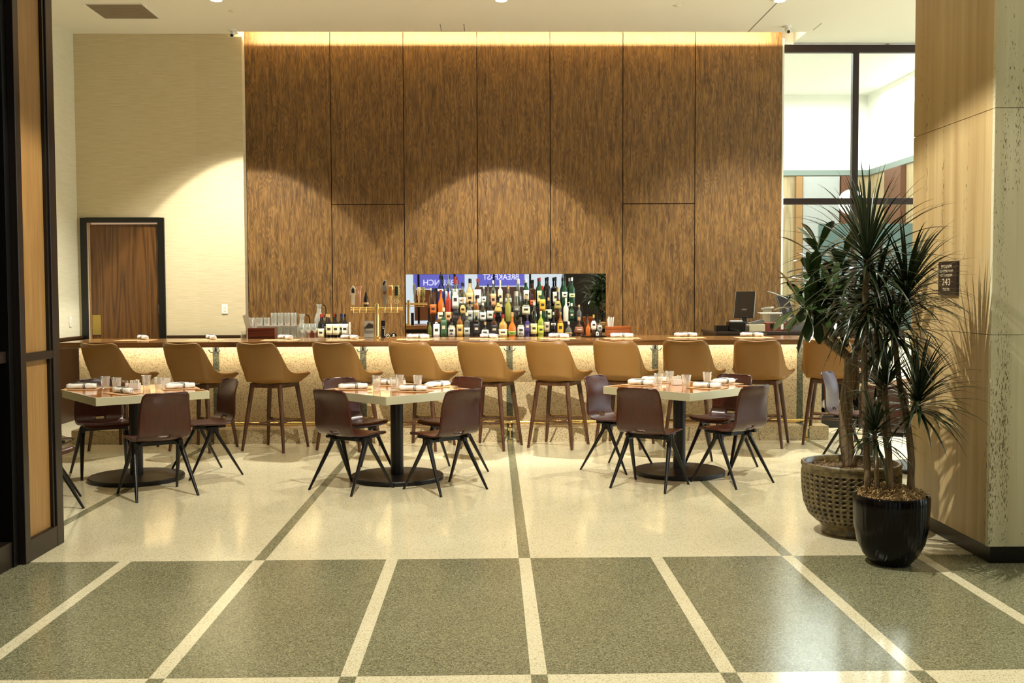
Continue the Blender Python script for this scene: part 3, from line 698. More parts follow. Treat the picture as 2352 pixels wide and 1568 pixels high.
lines = """-0.762 0.047 0.226 F slim olive none 0 0 black
-0.679 0.079 0.269 F wine frost white .03 .62 navy
-0.591 0.084 0.370 F box green green2 .03 .60 cream
-0.495 0.089 0.237 F jug clear silver .06 .62 black
-0.393 0.079 0.311 F wine amber tan .06 .52 black
-0.307 0.084 0.311 F box smoke greylab .10 .40 cream
-0.190 0.089 0.311 F box black charcoal .10 .55 tanlab
-0.083 0.094 0.194 F flask aqua silver .15 .5 cork
0.029 0.084 0.285 F wine brown charcoal .1 .55 red
0.136 0.105 0.285 F jug honey cream .06 .36 red
0.249 0.100 0.311 F decanter orange lime .08 .25 cork
0.356 0.084 0.247 F jug clear silver .06 .62 smokecap
0.436 0.063 0.279 F wine indigo purple .2 .7 smokecap
0.516 0.079 0.322 F wine black paleyellow .12 .53 black
0.602 0.073 0.322 F wine yellowgreen limeyellow .1 .45 cream
0.676 0.063 0.327 F wine black beige .2 .58 black
0.757 0.058 0.311 F slim black silver .46 .56 silver
0.842 0.073 0.311 F arch amber yellow .07 .64 gold
0.944 0.089 0.194 F flask smoke gold .2 .3 white
1.072 0.115 0.247 F flask brown rust .2 .52 cork
1.168 0.068 0.279 F slim brown none 0 0 black
-0.728 0.080 0.421 M wine brown orange .22 .52 navy
-0.631 0.090 0.400 M hour orange cream .05 .3 red
-0.539 0.074 0.416 M wine red peach .0 .3 navy
-0.452 0.090 0.530 M box clear white .3 .7 red
-0.360 0.080 0.291 M box clear tan .3 .72 cork
-0.274 0.074 0.259 M wine smoke greylab .0 .55 black
-0.192 0.074 0.324 M wine amber greylab .05 .45 black
-0.111 0.080 0.237 M wine clear white .05 .5 white
-0.019 0.085 0.248 M wine black whitefan .1 .55 black
0.079 0.117 0.313 M flask black gold .35 .75 black
0.203 0.080 0.346 M slim goldgreen none 0 0 cork
0.311 0.096 0.378 M decanter clear smoke .3 .5 silver
0.425 0.101 0.329 M jug black cream .25 .62 tanlab
0.528 0.090 0.248 M decanter clear none 0 0 silver
0.631 0.080 0.443 M wine green amberyellow .28 .62 red
0.707 0.080 0.297 M wine black palegreen .1 .5 cork
0.821 0.096 0.421 M flask brown olivegold .35 .6 gold
0.923 0.080 0.291 M jug bone none 0 0 bone
0.994 0.080 0.226 M box forest forest .05 .6 clearcap
1.086 0.064 0.205 M slim smoke none 0 0 cork
-0.765 0.048 0.242 B slim frost none 0 0 silver
-0.716 0.048 0.237 B slim brown none 0 0 black
-0.645 0.081 0.396 B hour navy white .5 .58 black
-0.551 0.070 0.407 B slim frost bluewhite .0 .5 bluecap
-0.458 0.075 0.385 B slim clear greylab .3 .6 red
-0.370 0.091 0.308 B flask clear white .1 .4 black
-0.277 0.086 0.357 B jug amberlight honeylab .1 .5 black
-0.178 0.086 0.357 B wine brown white .05 .62 red
-0.096 0.065 0.264 B slim clear white .2 .5 silver
-0.052 0.059 0.286 B slim smoke none 0 0 black
0.019 0.070 0.335 B wine frost peach .0 .5 white
0.107 0.065 0.341 B box bone cream .1 .6 cream
0.211 0.081 0.270 B flask clear silver .2 .4 cork
0.337 0.091 0.352 B decanter clear none 0 0 silver
0.436 0.070 0.346 B wine green whiteblack .2 .6 white
0.518 0.081 0.341 B box brown orangelab .05 .25 black
0.606 0.070 0.368 B wine green paleyellow .1 .55 red
0.705 0.075 0.374 B wine black none 0 0 black
0.804 0.075 0.374 B box black cream .1 .5 black
0.919 0.070 0.368 B hour green white .3 .5 black
1.012 0.070 0.368 B wine forest palegreen .3 .45 white"""
rowname = dict(F='front row', M='middle row', B='back row'); rowy = dict(F=(13.10, 1.0), M=(13.27, 1.19), B=(13.44, 1.37))
ordw = 'first second third fourth fifth sixth seventh eighth ninth tenth eleventh twelfth thirteenth fourteenth fifteenth sixteenth seventeenth eighteenth nineteenth twentieth twenty-first twenty-second twenty-third'.split()
# keep neighbours in one row from interpenetrating
recs = []
for l in lines.split('\n'):
    a = l.split(); recs.append([float(a[0]), float(a[1]), float(a[2])]+a[3:])
for rw in 'FMB':
    rr = sorted([q for q in recs if q[3] == rw], key=lambda q: q[0])
    for _ in range(6):
        for p, q in zip(rr, rr[1:]):
            gap = (q[0]-p[0])-(p[1]+q[1])/2-.003
            if gap < 0:
                if q[1] > .05 and p[1] > .05: q[1] += gap/2; p[1] += gap/2
                else: q[0] -= gap/2; p[0] += gap/2
def profile_at(pr, t):
    for (r0, t0), (r1, t1) in zip(pr, pr[1:]):
        if t0 <= t <= t1: return r0+(r1-r0)*(t-t0)/(t1-t0)
    return pr[-1][0]
def bottle(X, Y, z, W, H, shape, gc, lc, lo, hi, cc, label, group, nm='bottle', rz=0, cat='bottle'):
    e = thing(nm, label, cat, (X, Y, z), rz, group); rad = W/2; sq = 5 if shape == 'box' else (0 if shape != 'jug' else 0)
    k = .86 if sq else 1
    pr = [(r_*rad, t*H) for r_, t in PROF[shape]]
    body = [(0, 0)]+[(r_*k, z_) for r_, z_ in pr]+[(0, pr[-1][1])]
    q = MB(); q.lathe(body, 20, sq=sq); q.build('glass_body', gmat(gc), e, smooth=True)
    top = PROF[shape][-1]; cr_ = top[0]*rad*1.12
    q = MB(); q.lathe([(cr_, top[1]*H-.018), (cr_*1.06, top[1]*H+.004), (cr_, H), (0, H)], 14); q.lathe([(cr_*.98, top[1]*H-.018), (0, top[1]*H-.018)], 14)
    q.build('cap', mat('cap_'+cc, CL.get(cc, (20, 20, 20)), .35) if cc not in ('gold',) else brass, e, smooth=True)
    if lc != 'none':
        q = MB(); rows = []; t0, t1 = float(lo)*H+.004, float(hi)*H
        span = PI*.62
        for i in range(5):
            t = t0+(t1-t0)*i/4; row = []
            for j in range(15):
                a = -PI/2+span*(-1+j/7); rr_ = profile_at([(r_, z_) for r_, z_ in pr], t)*k+.0012
                ca, sa = math.cos(a), math.sin(a)
                kk = 1/((abs(ca)**sq+abs(sa)**sq)**(1/sq)) if sq else 1
                tt = t
                if shape == 'arch' and i == 4: tt = t-.02*(abs(j-7)/7)**2
                if lc == 'whitefan' : rr_ += 0
                row.append(Vector((rr_*kk*ca, rr_*kk*sa, tt)))
            rows.append(row)
        q.grid(rows); lb = q.build('label', lmat(lc), e, smooth='all', solid=.0008)
        # a printed band or emblem on the label
        q = MB(); zc = t0+(t1-t0)*.55; hh = (t1-t0)*.10; rb = profile_at(pr, zc)*k+.0026
        if sq:
            q.box(-rad*.45, rad*.45, -rb*1.0-.0006, -rb*1.0+.0004, zc-hh, zc+hh)
        else:
            rows = [[Vector((rb*math.cos(-PI/2+a/10), rb*math.sin(-PI/2+a/10), zc+dz)) for a in range(-5, 6)] for dz in (-hh, hh)]
            q.grid(rows)
        lum = sum(CL[lc][:3]); q.build('label_print', mat('print_dark', (58, 48, 40), .6) if lum > 330 else mat('print_pale', (214, 200, 170), .6), e, solid=.0006)
    return e
cnt = dict(F=0, M=0, B=0)
for q_ in sorted(recs, key=lambda q: (q[3], q[0])):
    X, W, H, rw, shape, gc, lc, lo, hi, cc = q_
    n = cnt[rw]; cnt[rw] += 1; gw = WORD.get(gc, gc); lw = WORD.get(lc, lc); cw = WORD.get(cc, cc)
    tot = sum(1 for r_ in recs if r_[3] == rw)
    pos = 'leftmost' if n == 0 else ('rightmost' if n == tot-1 else ordw[n]+' from the left')
    lb = '%s %s bottle%s, %s, %s' % (SHW[shape], gw, '' if lc == 'none' else ' with %s label' % lw, pos, rowname[rw])
    Y, z0 = rowy[rw]
    e = bottle(X, Y, z0+.0005, W, H, shape, gc, lc, lo, hi, cc, lb, 'liquor bottles in front of the mirror')
    if cc == 'black' and rw == 'B' and shape == 'hour':
        q = MB(); q.tube([(0, 0, H-.002), (0, 0, H+.02), (.004, 0, H+.05)], [.008, .006, .003], 8); q.build('pour_spout', black, e, smooth=True)
    if gc == 'brown' and cc == 'red' and rw == 'F':
        text('46', 'lettering', .034, mat('print_pale', (214, 200, 170), .6), e, (0, -W/2-.0035, H*.36), (R(90), 0, 0), .0008)
    if gc == 'bone' and shape == 'jug':
        q = MB(); q.tube([(W*.3, 0, H*.78), (W*.62, 0, H*.82), (W*.7, 0, H*.72), (W*.5, 0, H*.62)], .006, 8); q.build('ring_handle', mat('bottle_bone', CL['bone'], .1), e, smooth=True)
    if lc == 'silver' and rw == 'F':
        for dx, hh in ((-.016, .03), (0, .036), (.016, .026)):
            q = MB(); q.lathe([(0, 0), (.0035, .006), (.0055, hh*.7), (0, hh)], 8, (dx, -math.sqrt(max(0, (W/2)**2-dx*dx))-.0045, H*.14), sy=.3); q.build('label_mark', black, e, smooth=True)

# bitters on a tray at the right of the bottles
e = thing('bar_tray', 'small dark tray under the bitters bottles left of the orange wood caddy', 'tray', (1.10, 11.50, 1.0704))
q = MB(); q.lathe([(0, 0), (.135, 0), (.145, .012), (.14, .012), (.132, .005), (0, .005)], 40); q.build('dish', black_metal, e, smooth=True)
bottle(1.035, 11.45, 1.076, .050, .17, 'slim', 'orange', 'none', 0, 0, 'smokecap', 'small orange bitters bottle leftmost on the tray', 'bitters bottles on the tray')
bottle(1.095, 11.46, 1.076, .054, .235, 'wine', 'brown', 'white', .3, .72, 'yellow', 'tall bitters bottle in white paper with yellow cap on the tray', 'bitters bottles on the tray')
bottle(1.165, 11.50, 1.076, .050, .18, 'wine', 'smoke', 'greylab', .3, .66, 'smokecap', 'small smoky bitters bottle with grey label rightmost on the tray', 'bitters bottles on the tray')
bottle(1.13, 11.42, 1.076, .030, .075, 'slim', 'brown', 'white', .05, .7, 'black', 'tiny bitters bottle with white label at the front of the tray', 'bitters bottles on the tray')

# wood caddies with straws
def straw_caddy(x, y, w_, m, lb):
    e = thing('bar_caddy', lb, 'caddy', (x, y, 1.0704)); d = .075; h = .115; t = .012
    q = MB(); q.box(-w_/2, w_/2, -d, d, 0, .01); q.box(-w_/2, w_/2, -d, -d+t, .01, h); q.box(-w_/2, w_/2, d-t, d, .01, h)
    for s in (-w_/2, -w_*.12, w_/2-t): q.box(s, s+t, -d+t, d-t, .01, h*.96)
    q.build('box', m, e, bevel=.0015); return e
def straws(x, y, n, lb):
    q = MB(); random.seed(n)
    for i in range(n):
        a, b_ = random.uniform(-.02, .02), random.uniform(-.018, .018)
        q.tube([(a, b_, .0), (a*1.7, b_*1.6, .19+random.uniform(-.01, .02))], .0045, 7)
    o = q.build('straws', white_m, smooth=True, loc=(x, y, 1.0815)); tag(o, lb, 'straws'); o['kind'] = 'stuff'
straw_caddy(-2.455, 11.47, .285, caddy_wood, 'dark red wood bar caddy at the left end of the back bar glasses')
straws(-2.54, 11.47, 12, 'white paper straws standing in the dark red wood caddy')
straw_caddy(1.36, 11.47, .27, light_caddy, 'orange wood bar caddy at the right of the liquor bottles')
straws(1.275, 11.47, 10, 'white paper straws standing in the orange wood caddy')
q = MB(); q.box(-.035, .035, -.035, .035, 0, .04); tag(q.build('coaster_stack', black, loc=(1.395, 11.47, 1.141)), 'black coaster stack sticking out of the orange wood caddy', 'coasters')
q = MB(); q.box(-.035, .035, -.035, .035, 0, .04); tag(q.build('coaster_stack', black, loc=(-2.395, 11.47, 1.141)), 'black coaster stack sticking out of the dark red caddy', 'coasters')
bpy.data.objects['coaster_stack'].location.z = 1.0815; bpy.data.objects['coaster_stack.001'].location.z = 1.0815
for n_ in ('coaster_stack', 'coaster_stack.001'): bpy.data.objects[n_].scale.z = 2.5
e = thing('garnish_jar', 'small glass jar left of the dark red wood caddy', 'jar', (-2.655, 11.45, 1.0704))
q = MB(); q.lathe([(0, 0), (.03, 0), (.032, .01), (.032, .07), (.026, .085), (0, .085)], 20); q.build('glass_body', glass, e, smooth=True)
q = MB(); q.lathe([(0, .003), (.028, .003), (.028, .045), (0, .05)], 16); q.build('contents', mat('olive_mix', (120, 116, 74), .6), e, smooth=True)
q = MB(); q.box(-.03, .03, -.002, .002, 0, .26, Matrix.Rotation(R(-14), 4, 'Y'))
tag(q.build('drinks_menu', off_white, loc=(-2.60, 11.57, 1.0706)), 'narrow cream menu card leaning at the left end of the bar', 'menu')

# glasses on the back bar
def glass_obj(nm, prof, n=18, wall=.0018):
    q = MB(); inner = [(max(0, r_-wall), z_) for r_, z_ in reversed(prof) if z_ > .006]
    q.lathe([(0, prof[0][1])]+prof+inner+[(0, .008)], n); return q.build(nm, glass, smooth=True)
tall = glass_obj('highball_glass', [(.028, 0), (.033, .01), (.038, .145), (.038, .15)])
short = glass_obj('rocks_glass', [(.032, 0), (.038, .01), (.042, .09), (.042, .094)])
wineg = MB().lathe([(0, 0), (.034, 0), (.034, .002), (.006, .006), (.0045, .07), (.02, .085), (.036, .115), (.035, .15), (.030, .185), (.029, .185), (.034, .15), (.034, .117), (.018, .088), (0, .082)], 18).build('wine_glass', glass, smooth=True)
for o_ in (tall, short, wineg): tag(o_, 'x', 'glass')
def pos_word(i, n): return 'leftmost' if i == 0 else ('rightmost' if i == n-1 else ordw[i]+' from the left')
xs = [-2.91+.086*i for i in range(7)]
kk = 0
for r_, (dx, y) in enumerate(((0, 12.95), (.03, 13.05))):
    for i, x in enumerate(xs):
        place(tall, kk, (x+dx, y, 1.0005), 0, 'upright highball glass, %s in the lower %s row on the back bar' % (pos_word(i, 7), ('front', 'rear')[r_]), 'glass', 'highball glasses on the back bar'); kk += 1
e = thing('glass_shelf', 'clear shelf carrying the upper glasses at the left of the back bar', 'shelf', (-2.62, 13.0, 1.0))
q = MB(); q.box(-.35, .265, -.10, .13, .158, .166); q.build('shelf_plate', glass, e)
for x in (-.342, .257):
    for y in (-.09, .12): q = MB(); q.tube([(x, y, 0), (x, y, .158)], .004, 6); q.build('post', steel, e)
for i, x in enumerate((-2.905, -2.815, -2.725)):
    place(short, i, (x, 12.98, 1.167), 0, 'rocks glass on the clear shelf, %s of the three' % ('leftmost', 'middle one', 'rightmost')[i], 'glass', 'rocks glasses on the clear shelf')
for i, x in enumerate((-2.64, -2.56, -2.48, -2.40)):
    place(tall, 5, (x, 12.98, 1.167), 0, 'highball glass on the clear shelf, %s of the four' % pos_word(i, 4), 'glass', 'highball glasses on the back bar')
for i in range(6):
    place(wineg, i, (-2.295+.076*(i % 3), 12.93+.085*(i//3), 1.0005), 0, 'wine glass, %s in the %s row beside the wine bottles' % (('leftmost', 'middle', 'rightmost')[i % 3], ('front', 'rear')[i//3]), 'glass', 'wine glasses on the back bar')
def carafe(x, y, z, s, lb, i):
    e = thing('glass_carafe', lb, 'carafe', (x, y, z), 0, 'handled glass carafes on the back bar'); e.scale = (s, s, s)
    q = MB(); q.lathe([(0, 0), (.055, 0), (.065, .02), (.068, .07), (.05, .13), (.028, .17), (.026, .23), (.045, .27), (.043, .27), (.024, .23), (.026, .17), (.048, .13), (.066, .07), (.06, .02), (0, .006)], 24); q.build('body', glass, e, smooth=True)
    q = MB(); q.tube([(.04, 0, .262), (.075, 0, .25), (.09, 0, .20), (.085, 0, .14), (.062, 0, .10)], .006, 8); q.build('handle', black_metal, e, smooth=True)
carafe(-2.36, 13.30, 1.0005, 1.10, 'handled glass carafe standing behind the wine glasses, left of the wood rack', 0)
q = MB(); q.box(-2.25, -1.95, 13.19, 13.34, 1.0, 1.160); tag(q.build('glass_rack', caddy_wood, bevel=.003), 'low wood rack behind the wine glasses carrying a carafe', 'rack')
carafe(-2.14, 13.265, 1.1605, .95, 'handled glass carafe on the wood rack left of the wine bottles', 1)
# wine bottles
wx = [(-2.058+.0, 'red', 'cream', 1), ]
wl = [(743, 'red', 'cream', .05, .42, 0), (754, 'cork', 'smoke', .25, .5, .06), (763.5, 'cork', 'cream', .15, .62, 0), (778.5, 'black', 'cream', .15, .62, 0), (789, 'navy', 'cream', .2, .62, .05), (798, 'black', 'white', .2, .62, .07)]
xw = [-1.305, -1.215, -1.125, -1.035, -.0, -.0]
wl = [(-2.065, 12.93, 'red', 'cream', .05, .42), (-2.01, 13.03, 'cork', 'smoke', .25, .5), (-1.965, 12.92, 'cork', 'cream', .15, .60), (-1.885, 12.92, 'black', 'cream', .15, .60), (-1.825, 13.02, 'navy', 'cream', .15, .60), (-1.775, 12.93, 'black', 'white', .15, .60), (-2.075, 13.12, 'red', 'none', 0, 0), (-1.93, 13.13, 'spoutred', 'none', 0, 0), (-1.85, 13.14, 'black', 'none', 0, 0)]
dx = .0
for i, (x, y, cc, lc, lo, hi) in enumerate(wl):
    bottle(x-0, y, 1.0005, .076, .30, 'wine', 'black', lc, lo, hi, cc, 'dark wine bottle with %s top%s, %s of the wine bottles' % (WORD.get(cc, cc).replace('spoutred', 'brick red'), '' if lc == 'none' else ' and %s label' % WORD.get(lc, lc), ('leftmost in front', 'second row left', 'second in front', 'third in front', 'second row right', 'rightmost in front', 'rear left', 'rear middle', 'rear right')[i]), 'wine bottles on the back bar')
# prop card beside them
q = MB(); q.box(-.004, .004, -.05, .05, 0, .20); tag(q.build('menu_card', off_white, loc=(-1.718, 12.93, 1.0005)), 'white card standing at the right of the wine bottles', 'card')
# photo card and dark menu by the tower
e = thing('photo_card', 'black and white photo card standing left of the beer tower', 'card', (-1.33, 11.54, 1.0704))
q = MB(); q.box(-.052, .052, -.003, .003, 0, .185); q.build('card', mat('photo_grey', (150, 152, 150), .5), e)
q = MB(); q.prism([(-.05, .115), (-.05, .18), (.05, .18), (.05, .15), (0, .165)], -.0045, -.003); q.build('sky_area', mat('photo_pale', (214, 216, 210), .5), e)
q = MB(); q.box(-.03, .05, -.0045, -.003, .08, .098); q.box(-.05, .05, -.0045, -.003, .004, .045); q.build('bridge_area', mat('photo_pale2', (196, 204, 204), .5), e)
q = MB(); q.prism([(-.05, .10), (0, .155), (.05, .14), (.05, .105)], -.0045, -.003); q.build('hill_area', mat('photo_dark', (60, 60, 58), .5), e)
e = thing('drink_menu', 'narrow black menu with white letters standing right of the beer tower', 'menu', (-1.175, 11.54, 1.0704))
q = MB(); q.box(-.022, .022, -.003, .003, 0, .185); q.build('card', black, e)
q = MB(); q.box(-.012, .018, -.0045, -.003, .115, .12); q.box(-.006, .018, -.0045, -.003, .098, .104); q.box(.012, .018, -.0045, -.003, .02, .09); q.build('print', off_white, e)
# round badges on the back bar
for x, lb in ((-1.268, 'round black badge with a white ring emblem, left of the pair under the taps'), (-1.195, 'round black badge with a small pale block emblem, right of the pair under the taps')):
    e = thing('tap_badge', lb, 'badge', (x, 13.0, 1.0345), 0, 'round badges on the back bar')
    q = MB(); q.lathe([(0, -.012), (.034, -.012), (.034, .004), (.030, .010), (0, .011)], 28, T=Matrix.Rotation(R(90), 4, 'X')); q.build('disc', black, e, smooth=True)
    q = MB()
    if 'ring' in lb: q.lathe([(.018, 0), (.024, 0), (.024, .003), (.018, .003)], 24, T=Matrix.Translation((0, -.011, 0)) @ Matrix.Rotation(R(90), 4, 'X')); q.prism([(-.014, .008), (.014, .008), (0, -.004)], -.013, -.011)
    else: q.box(-.010, .010, -.013, -.011, .0, .018); q.box(-.018, .018, -.013, -.011, -.012, -.004)
    q.build('emblem', off_white, e)

# beer tower
e = thing('beer_tower', 'brass T-shaped beer tower with six tap handles', 'beer tower', (-1.235, 11.50, 1.0704))
q = MB(); q.lathe([(0, 0), (.045, 0), (.045, .008), (.027, .016), (.0255, .02), (.0255, .36), (.021, .372), (0, .374)], 32); q.build('column', brass, e, smooth=True)
q = MB(); q.tube([(-.275, -.0, .315), (.275, 0, .315)], .0165, 20); q.tube([(-.245, -.0, .279), (.245, 0, .279)], .0045, 8)
for s in (-1, 1): q.tube([(s*.268, 0, .315), (s*.28, 0, .315)], .021, 20)
q.build('crossbar', brass, e, smooth=True)
tap_x = [-.248, -.182, -.112, .088, .153, .218]
names = ['white house-shaped tap handle', 'pink trumpet-shaped tap handle', 'brown bottle-shaped tap handle with a pale band', 'grey wavy tap handle with a dark animal crest and round badge', 'cream upside-down bottle tap handle with orange face', 'olive upside-down bottle tap handle with dark striped face']
tw = mat('tap_white', (236, 232, 216), .35); tp = mat('tap_pink', (214, 164, 140), .5); tb = mat('tap_brown', (44, 22, 14), .15, coat=.5); tgm = mat('tap_grey', (150, 152, 146), .3, .2); tc = mat('tap_cream', (226, 206, 156), .4); to = mat('tap_orange', (206, 128, 48), .5); tol = mat('tap_olive', (150, 142, 84), .45); dk = mat('tap_dark', (40, 38, 30), .4)
for i, x in enumerate(tap_x):
    y = -.03
    pass
    q = MB(); q.tube([(x, -.012, .315), (x, y-.012, .315)], .009, 10); q.tube([(x, y-.012, .330), (x, y-.016, .30), (x, y-.018, .268)], [.010, .008, .005], 10); q.tube([(x, y-.012, .325), (x, y-.012, .352)], .006, 8)
    fa = q.build('faucet', brass, e, smooth=True)
    z = .350; yy = y-.012; q = MB()
    def LT(prof, mm, nm='tap_handle', sy=1, T=None):
        k_ = MB(); k_.lathe([(a_, b_) for a_, b_ in prof], 18, (x, yy, z), sy=sy); o_ = k_.build(nm, mm, e, smooth=True); o_['label'] = names[i]; return o_
    def face(poly, mm, nm, pr_, d=.016):
        k_ = MB(); k_.prism([(x+a_, z+b_) for a_, b_ in poly], yy-d, yy-d+.003); k_.build(nm, mm, pr_)
    if i == 0:
        h_ = LT([(0, 0), (.012, .004), (.012, .01), (.016, .014), (.018, .10), (.02, .12), (.0, .12)], tw)
        k_ = MB(); k_.prism([(x-.030, z+.118), (x+.030, z+.118), (x+.026, z+.125), (x+.026, z+.18), (x, z+.213), (x-.026, z+.18), (x-.026, z+.125)], yy-.015, yy+.015); k_.build('handle_head', tw, h_, bevel=.002)
        face([(-.015, .135), (.015, .135), (.015, .17), (0, .192), (-.015, .17)], dk, 'emblem', h_, .018)
    elif i == 1:
        h_ = LT([(0, 0), (.015, 0), (.016, .006), (.0165, .15), (.014, .155), (.015, .165), (.028, .198), (.029, .206), (0, .206)], tp)
    elif i == 2:
        h_ = LT([(0, -.012), (.026, -.012), (.028, -.004), (.028, .05), (.026, .08), (.012, .115), (.010, .14), (0, .145)], tb)
        k_ = MB(); k_.lathe([(.0285, .012), (.0287, .034), (.0281, .034), (.0281, .012)], 18, (x, yy, z)); k_.build('band', tc, h_)
    elif i == 3:
        k_ = MB(); k_.prism([(x+a_, z+b_) for a_, b_ in [(-.014, .0), (.016, .0), (.014, .08), (.024, .13), (.024, .20), (.012, .235), (.022, .262), (.008, .272), (-.01, .258), (-.024, .235), (-.026, .19), (-.018, .13), (-.012, .08)]], yy-.010, yy+.010)
        h_ = k_.build('tap_handle', tgm, e, bevel=.004); h_['label'] = names[i]
        face([(-.018, .215), (-.002, .222), (.012, .255), (.002, .262), (-.010, .245), (-.018, .232)], black, 'crest', h_, .0135)
        k_ = MB(); k_.lathe([(0, 0), (.021, 0), (.019, .006), (0, .006)], 24, T=Matrix.Translation((x, yy-.010, z+.135)) @ Matrix.Rotation(R(90), 4, 'X')); k_.build('badge', mat('tap_bronze', (128, 88, 52), .4), h_, smooth=True)
    else:
        mm = tc if i == 4 else tol
        h_ = LT([(0, -.02), (.008, -.02), (.011, -.005), (.010, .01), (.012, .06), (.020, .085), (.026, .10), (.027, .205), (.024, .215), (0, .216)], mm)
        face([(-.019, .105), (.014, .105), (.014, .2), (-.019, .2)], to if i == 4 else dk, 'handle_face', h_, .029)
        k_ = MB(); 
        ring = [(x+.021*math.sin(t_)*(1-.25*math.cos(t_)), yy-.014, z+.045-.026*math.cos(t_)*-1) for t_ in [2*PI*q_/18 for q_ in range(19)]]
        k_.tube(ring, .0035, 6, cap=False); k_.build('drop_ring', tc, h_, smooth=True)
        face([(-.010, .035), (.010, .035), (.006, .052), (0, .062), (-.006, .052)], tc, 'drop_emblem', h_, .016)
        k_ = MB()
        for zz in (.125, .15, .175): k_.tube([(x+s_*.0265, yy, z+zz) for s_ in (-1.12, 1.12)], .006, 8)
        k_.build('side_knobs', tc, h_, smooth=True)

# till area at the right
SZ = 1.0855
def screen(x, y, rz, tilt, w_, h_, lb):
    e = thing('till_screen', lb, 'screen', (x, y, SZ), R(rz), 'touch screen tills')
    T = Matrix.Translation((0, 0, .15)) @ Matrix.Rotation(R(tilt), 4, 'X')
    q = MB(); q.box(-w_/2, w_/2, -.012, .012, 0, h_, T); q.build('bezel', black, e, bevel=.004)
    q = MB(); q.box(-w_/2+.018, w_/2-.018, -.0135, -.0125, .02, h_-.02, T); q.build('display', mat('screen_off', (34, 26, 20), .15), e)
    q = MB(); q.box(-w_/2-.004, -w_/2, -.012, .012, 0, h_, T); q.box(w_/2, w_/2+.004, -.012, .012, 0, h_, T); q.build('side_trim', steel, e)
    q = MB(); q.box(-.10, .10, -.05, .11, 0, .02); q.box(-.03, .03, .0, .03, .02, .26, Matrix.Translation((0, .06, 0)) @ Matrix.Rotation(R(12), 4, 'X')); q.build('stand', grey_m, e, bevel=.004)
    return e
screen(3.03, 12.78, -28, -17, .235, .33, 'tilted black touch screen till standing leftmost on the service counter')
screen(3.62, 12.95, 40, -22, .235, .28, 'second tilted touch screen till partly behind the plant leaves')
e = thing('receipt_printer', 'black receipt printer with paper roll at the left end of the service counter', 'printer', (2.88, 12.52, SZ))
q = MB(); q.box(-.10, .10, -.09, .09, 0, .115); q.build('case', black, e, bevel=.012)
q = MB(); q.box(-.075, .065, -.05, .04, .1155, .125); q.build('paper', white_m, e)
q = MB(); q.box(-.25, -.11, -.07, .06, 0, .07); q.tube([(-.12, -.06, .04), (-.06, -.13, .03), (-.0, -.15, .01)], .003, 6); q.build('side_unit', black_metal, e, bevel=.008)
e = thing('card_reader', 'grey card terminal lying on the cream box beside the printer', 'card reader', (3.115, 12.54, SZ+.082))
q = MB(); q.prism([(-.09, 0), (.09, 0), (.09, .05), (.06, .052), (-.09, .015)], -.05, .05); q.build('case', grey_m, e, bevel=.003)
q = MB(); q.box(3.02, 3.21, 12.46, 12.62, SZ, SZ+.08); tag(q.build('cream_box', mat('cream_box', (206, 196, 158), .6), bevel=.003), 'cream cardboard box on the service counter between printer and red box', 'box')
e = thing('spice_box', 'red-brown open box with black and white clips on the service counter', 'box', (3.35, 12.54, SZ))
q = MB(); q.box(-.13, .13, -.07, .07, 0, .10); q.build('box', mat('redbrown', (124, 56, 34), .5), e, bevel=.003)
q = MB(); q.box(-.08, -.04, -.074, -.07, .035, .095); q.build('black_clip', black, e)
q = MB(); q.box(.045, .075, -.074, -.07, .02, .085); q.build('white_clip', white_m, e)
e = thing('garnish_tray', 'clear tub of straws with a pale tray on top, behind the red-brown box', 'tub', (3.33, 12.74, SZ))
q = MB(); q.box(-.10, .10, -.06, .06, 0, .20); q.build('tub', glass, e)
q = MB(); q.box(-.13, .13, -.08, .08, .2002, .215); q.build('lid', off_white, e, bevel=.003)
q = MB(); q.box(-.09, .02, -.03, .03, .2155, .255); q.tube([(-.10, 0, .26), (.05, 0, .28)], .012, 8); q.build('scoop', steel, e)
q = MB(); q.box(.02, .08, -.04, .04, .003, .19); q.build('dark_pack', black, e)
q = MB(); q.box(3.50, 3.78, 12.42, 12.64, SZ, SZ+.115); tag(q.build('cash_drawer', grey_m, bevel=.004), 'dark grey cash drawer on the service counter below the second till', 'cash drawer')
for i, (x, y) in enumerate(((3.88, 12.55), (3.98, 12.62))):
    place(tall, 5, (x, y, SZ), 0, ('highball glass on the service counter right of the cash drawer, the nearer one', 'highball glass on the service counter right of the cash drawer, the farther one')[i], 'glass', 'glasses on the service counter')

# ---------------------------------------------------------------- door, plates, ceiling fittings
d = bpy.data.objects.new('door_1', None); COL.objects.link(d); d['kind'] = 'structure'
q = MB(); q.box(-5.14, -5.06, YB-.03, YB+.12, 0, 2.505); q.box(-4.175, -4.095, YB-.03, YB+.12, 0, 2.505); q.box(-5.06, -4.175, YB-.03, YB+.12, 2.445, 2.505); q.build('door_frame', black, d, bevel=.003)
q = MB(); q.box(-5.03, -4.18, YB+.01, YB+.055, .01, 2.425); q.build('door_leaf', door_wood, d, bevel=.002)
q = MB(); q.box(-5.02, -4.915, YB-.0, YB+.01, 1.04, 1.29); q.build('push_plate', mat('brushed_brass', (176, 150, 80), .4, .8), d)
q = MB()
for z in (.3, 1.3, 2.1): q.box(-4.185, -4.172, YB-.012, YB+.01, z, z+.12)
q.build('hinge', steel, d)
q = MB(); q.box(-5.05, -4.18, YB+.11, YB+.13, .3, 2.44); q.build('door_light_gap', mat('gap_light', (255, 214, 170), .6, emit=1.2), d)
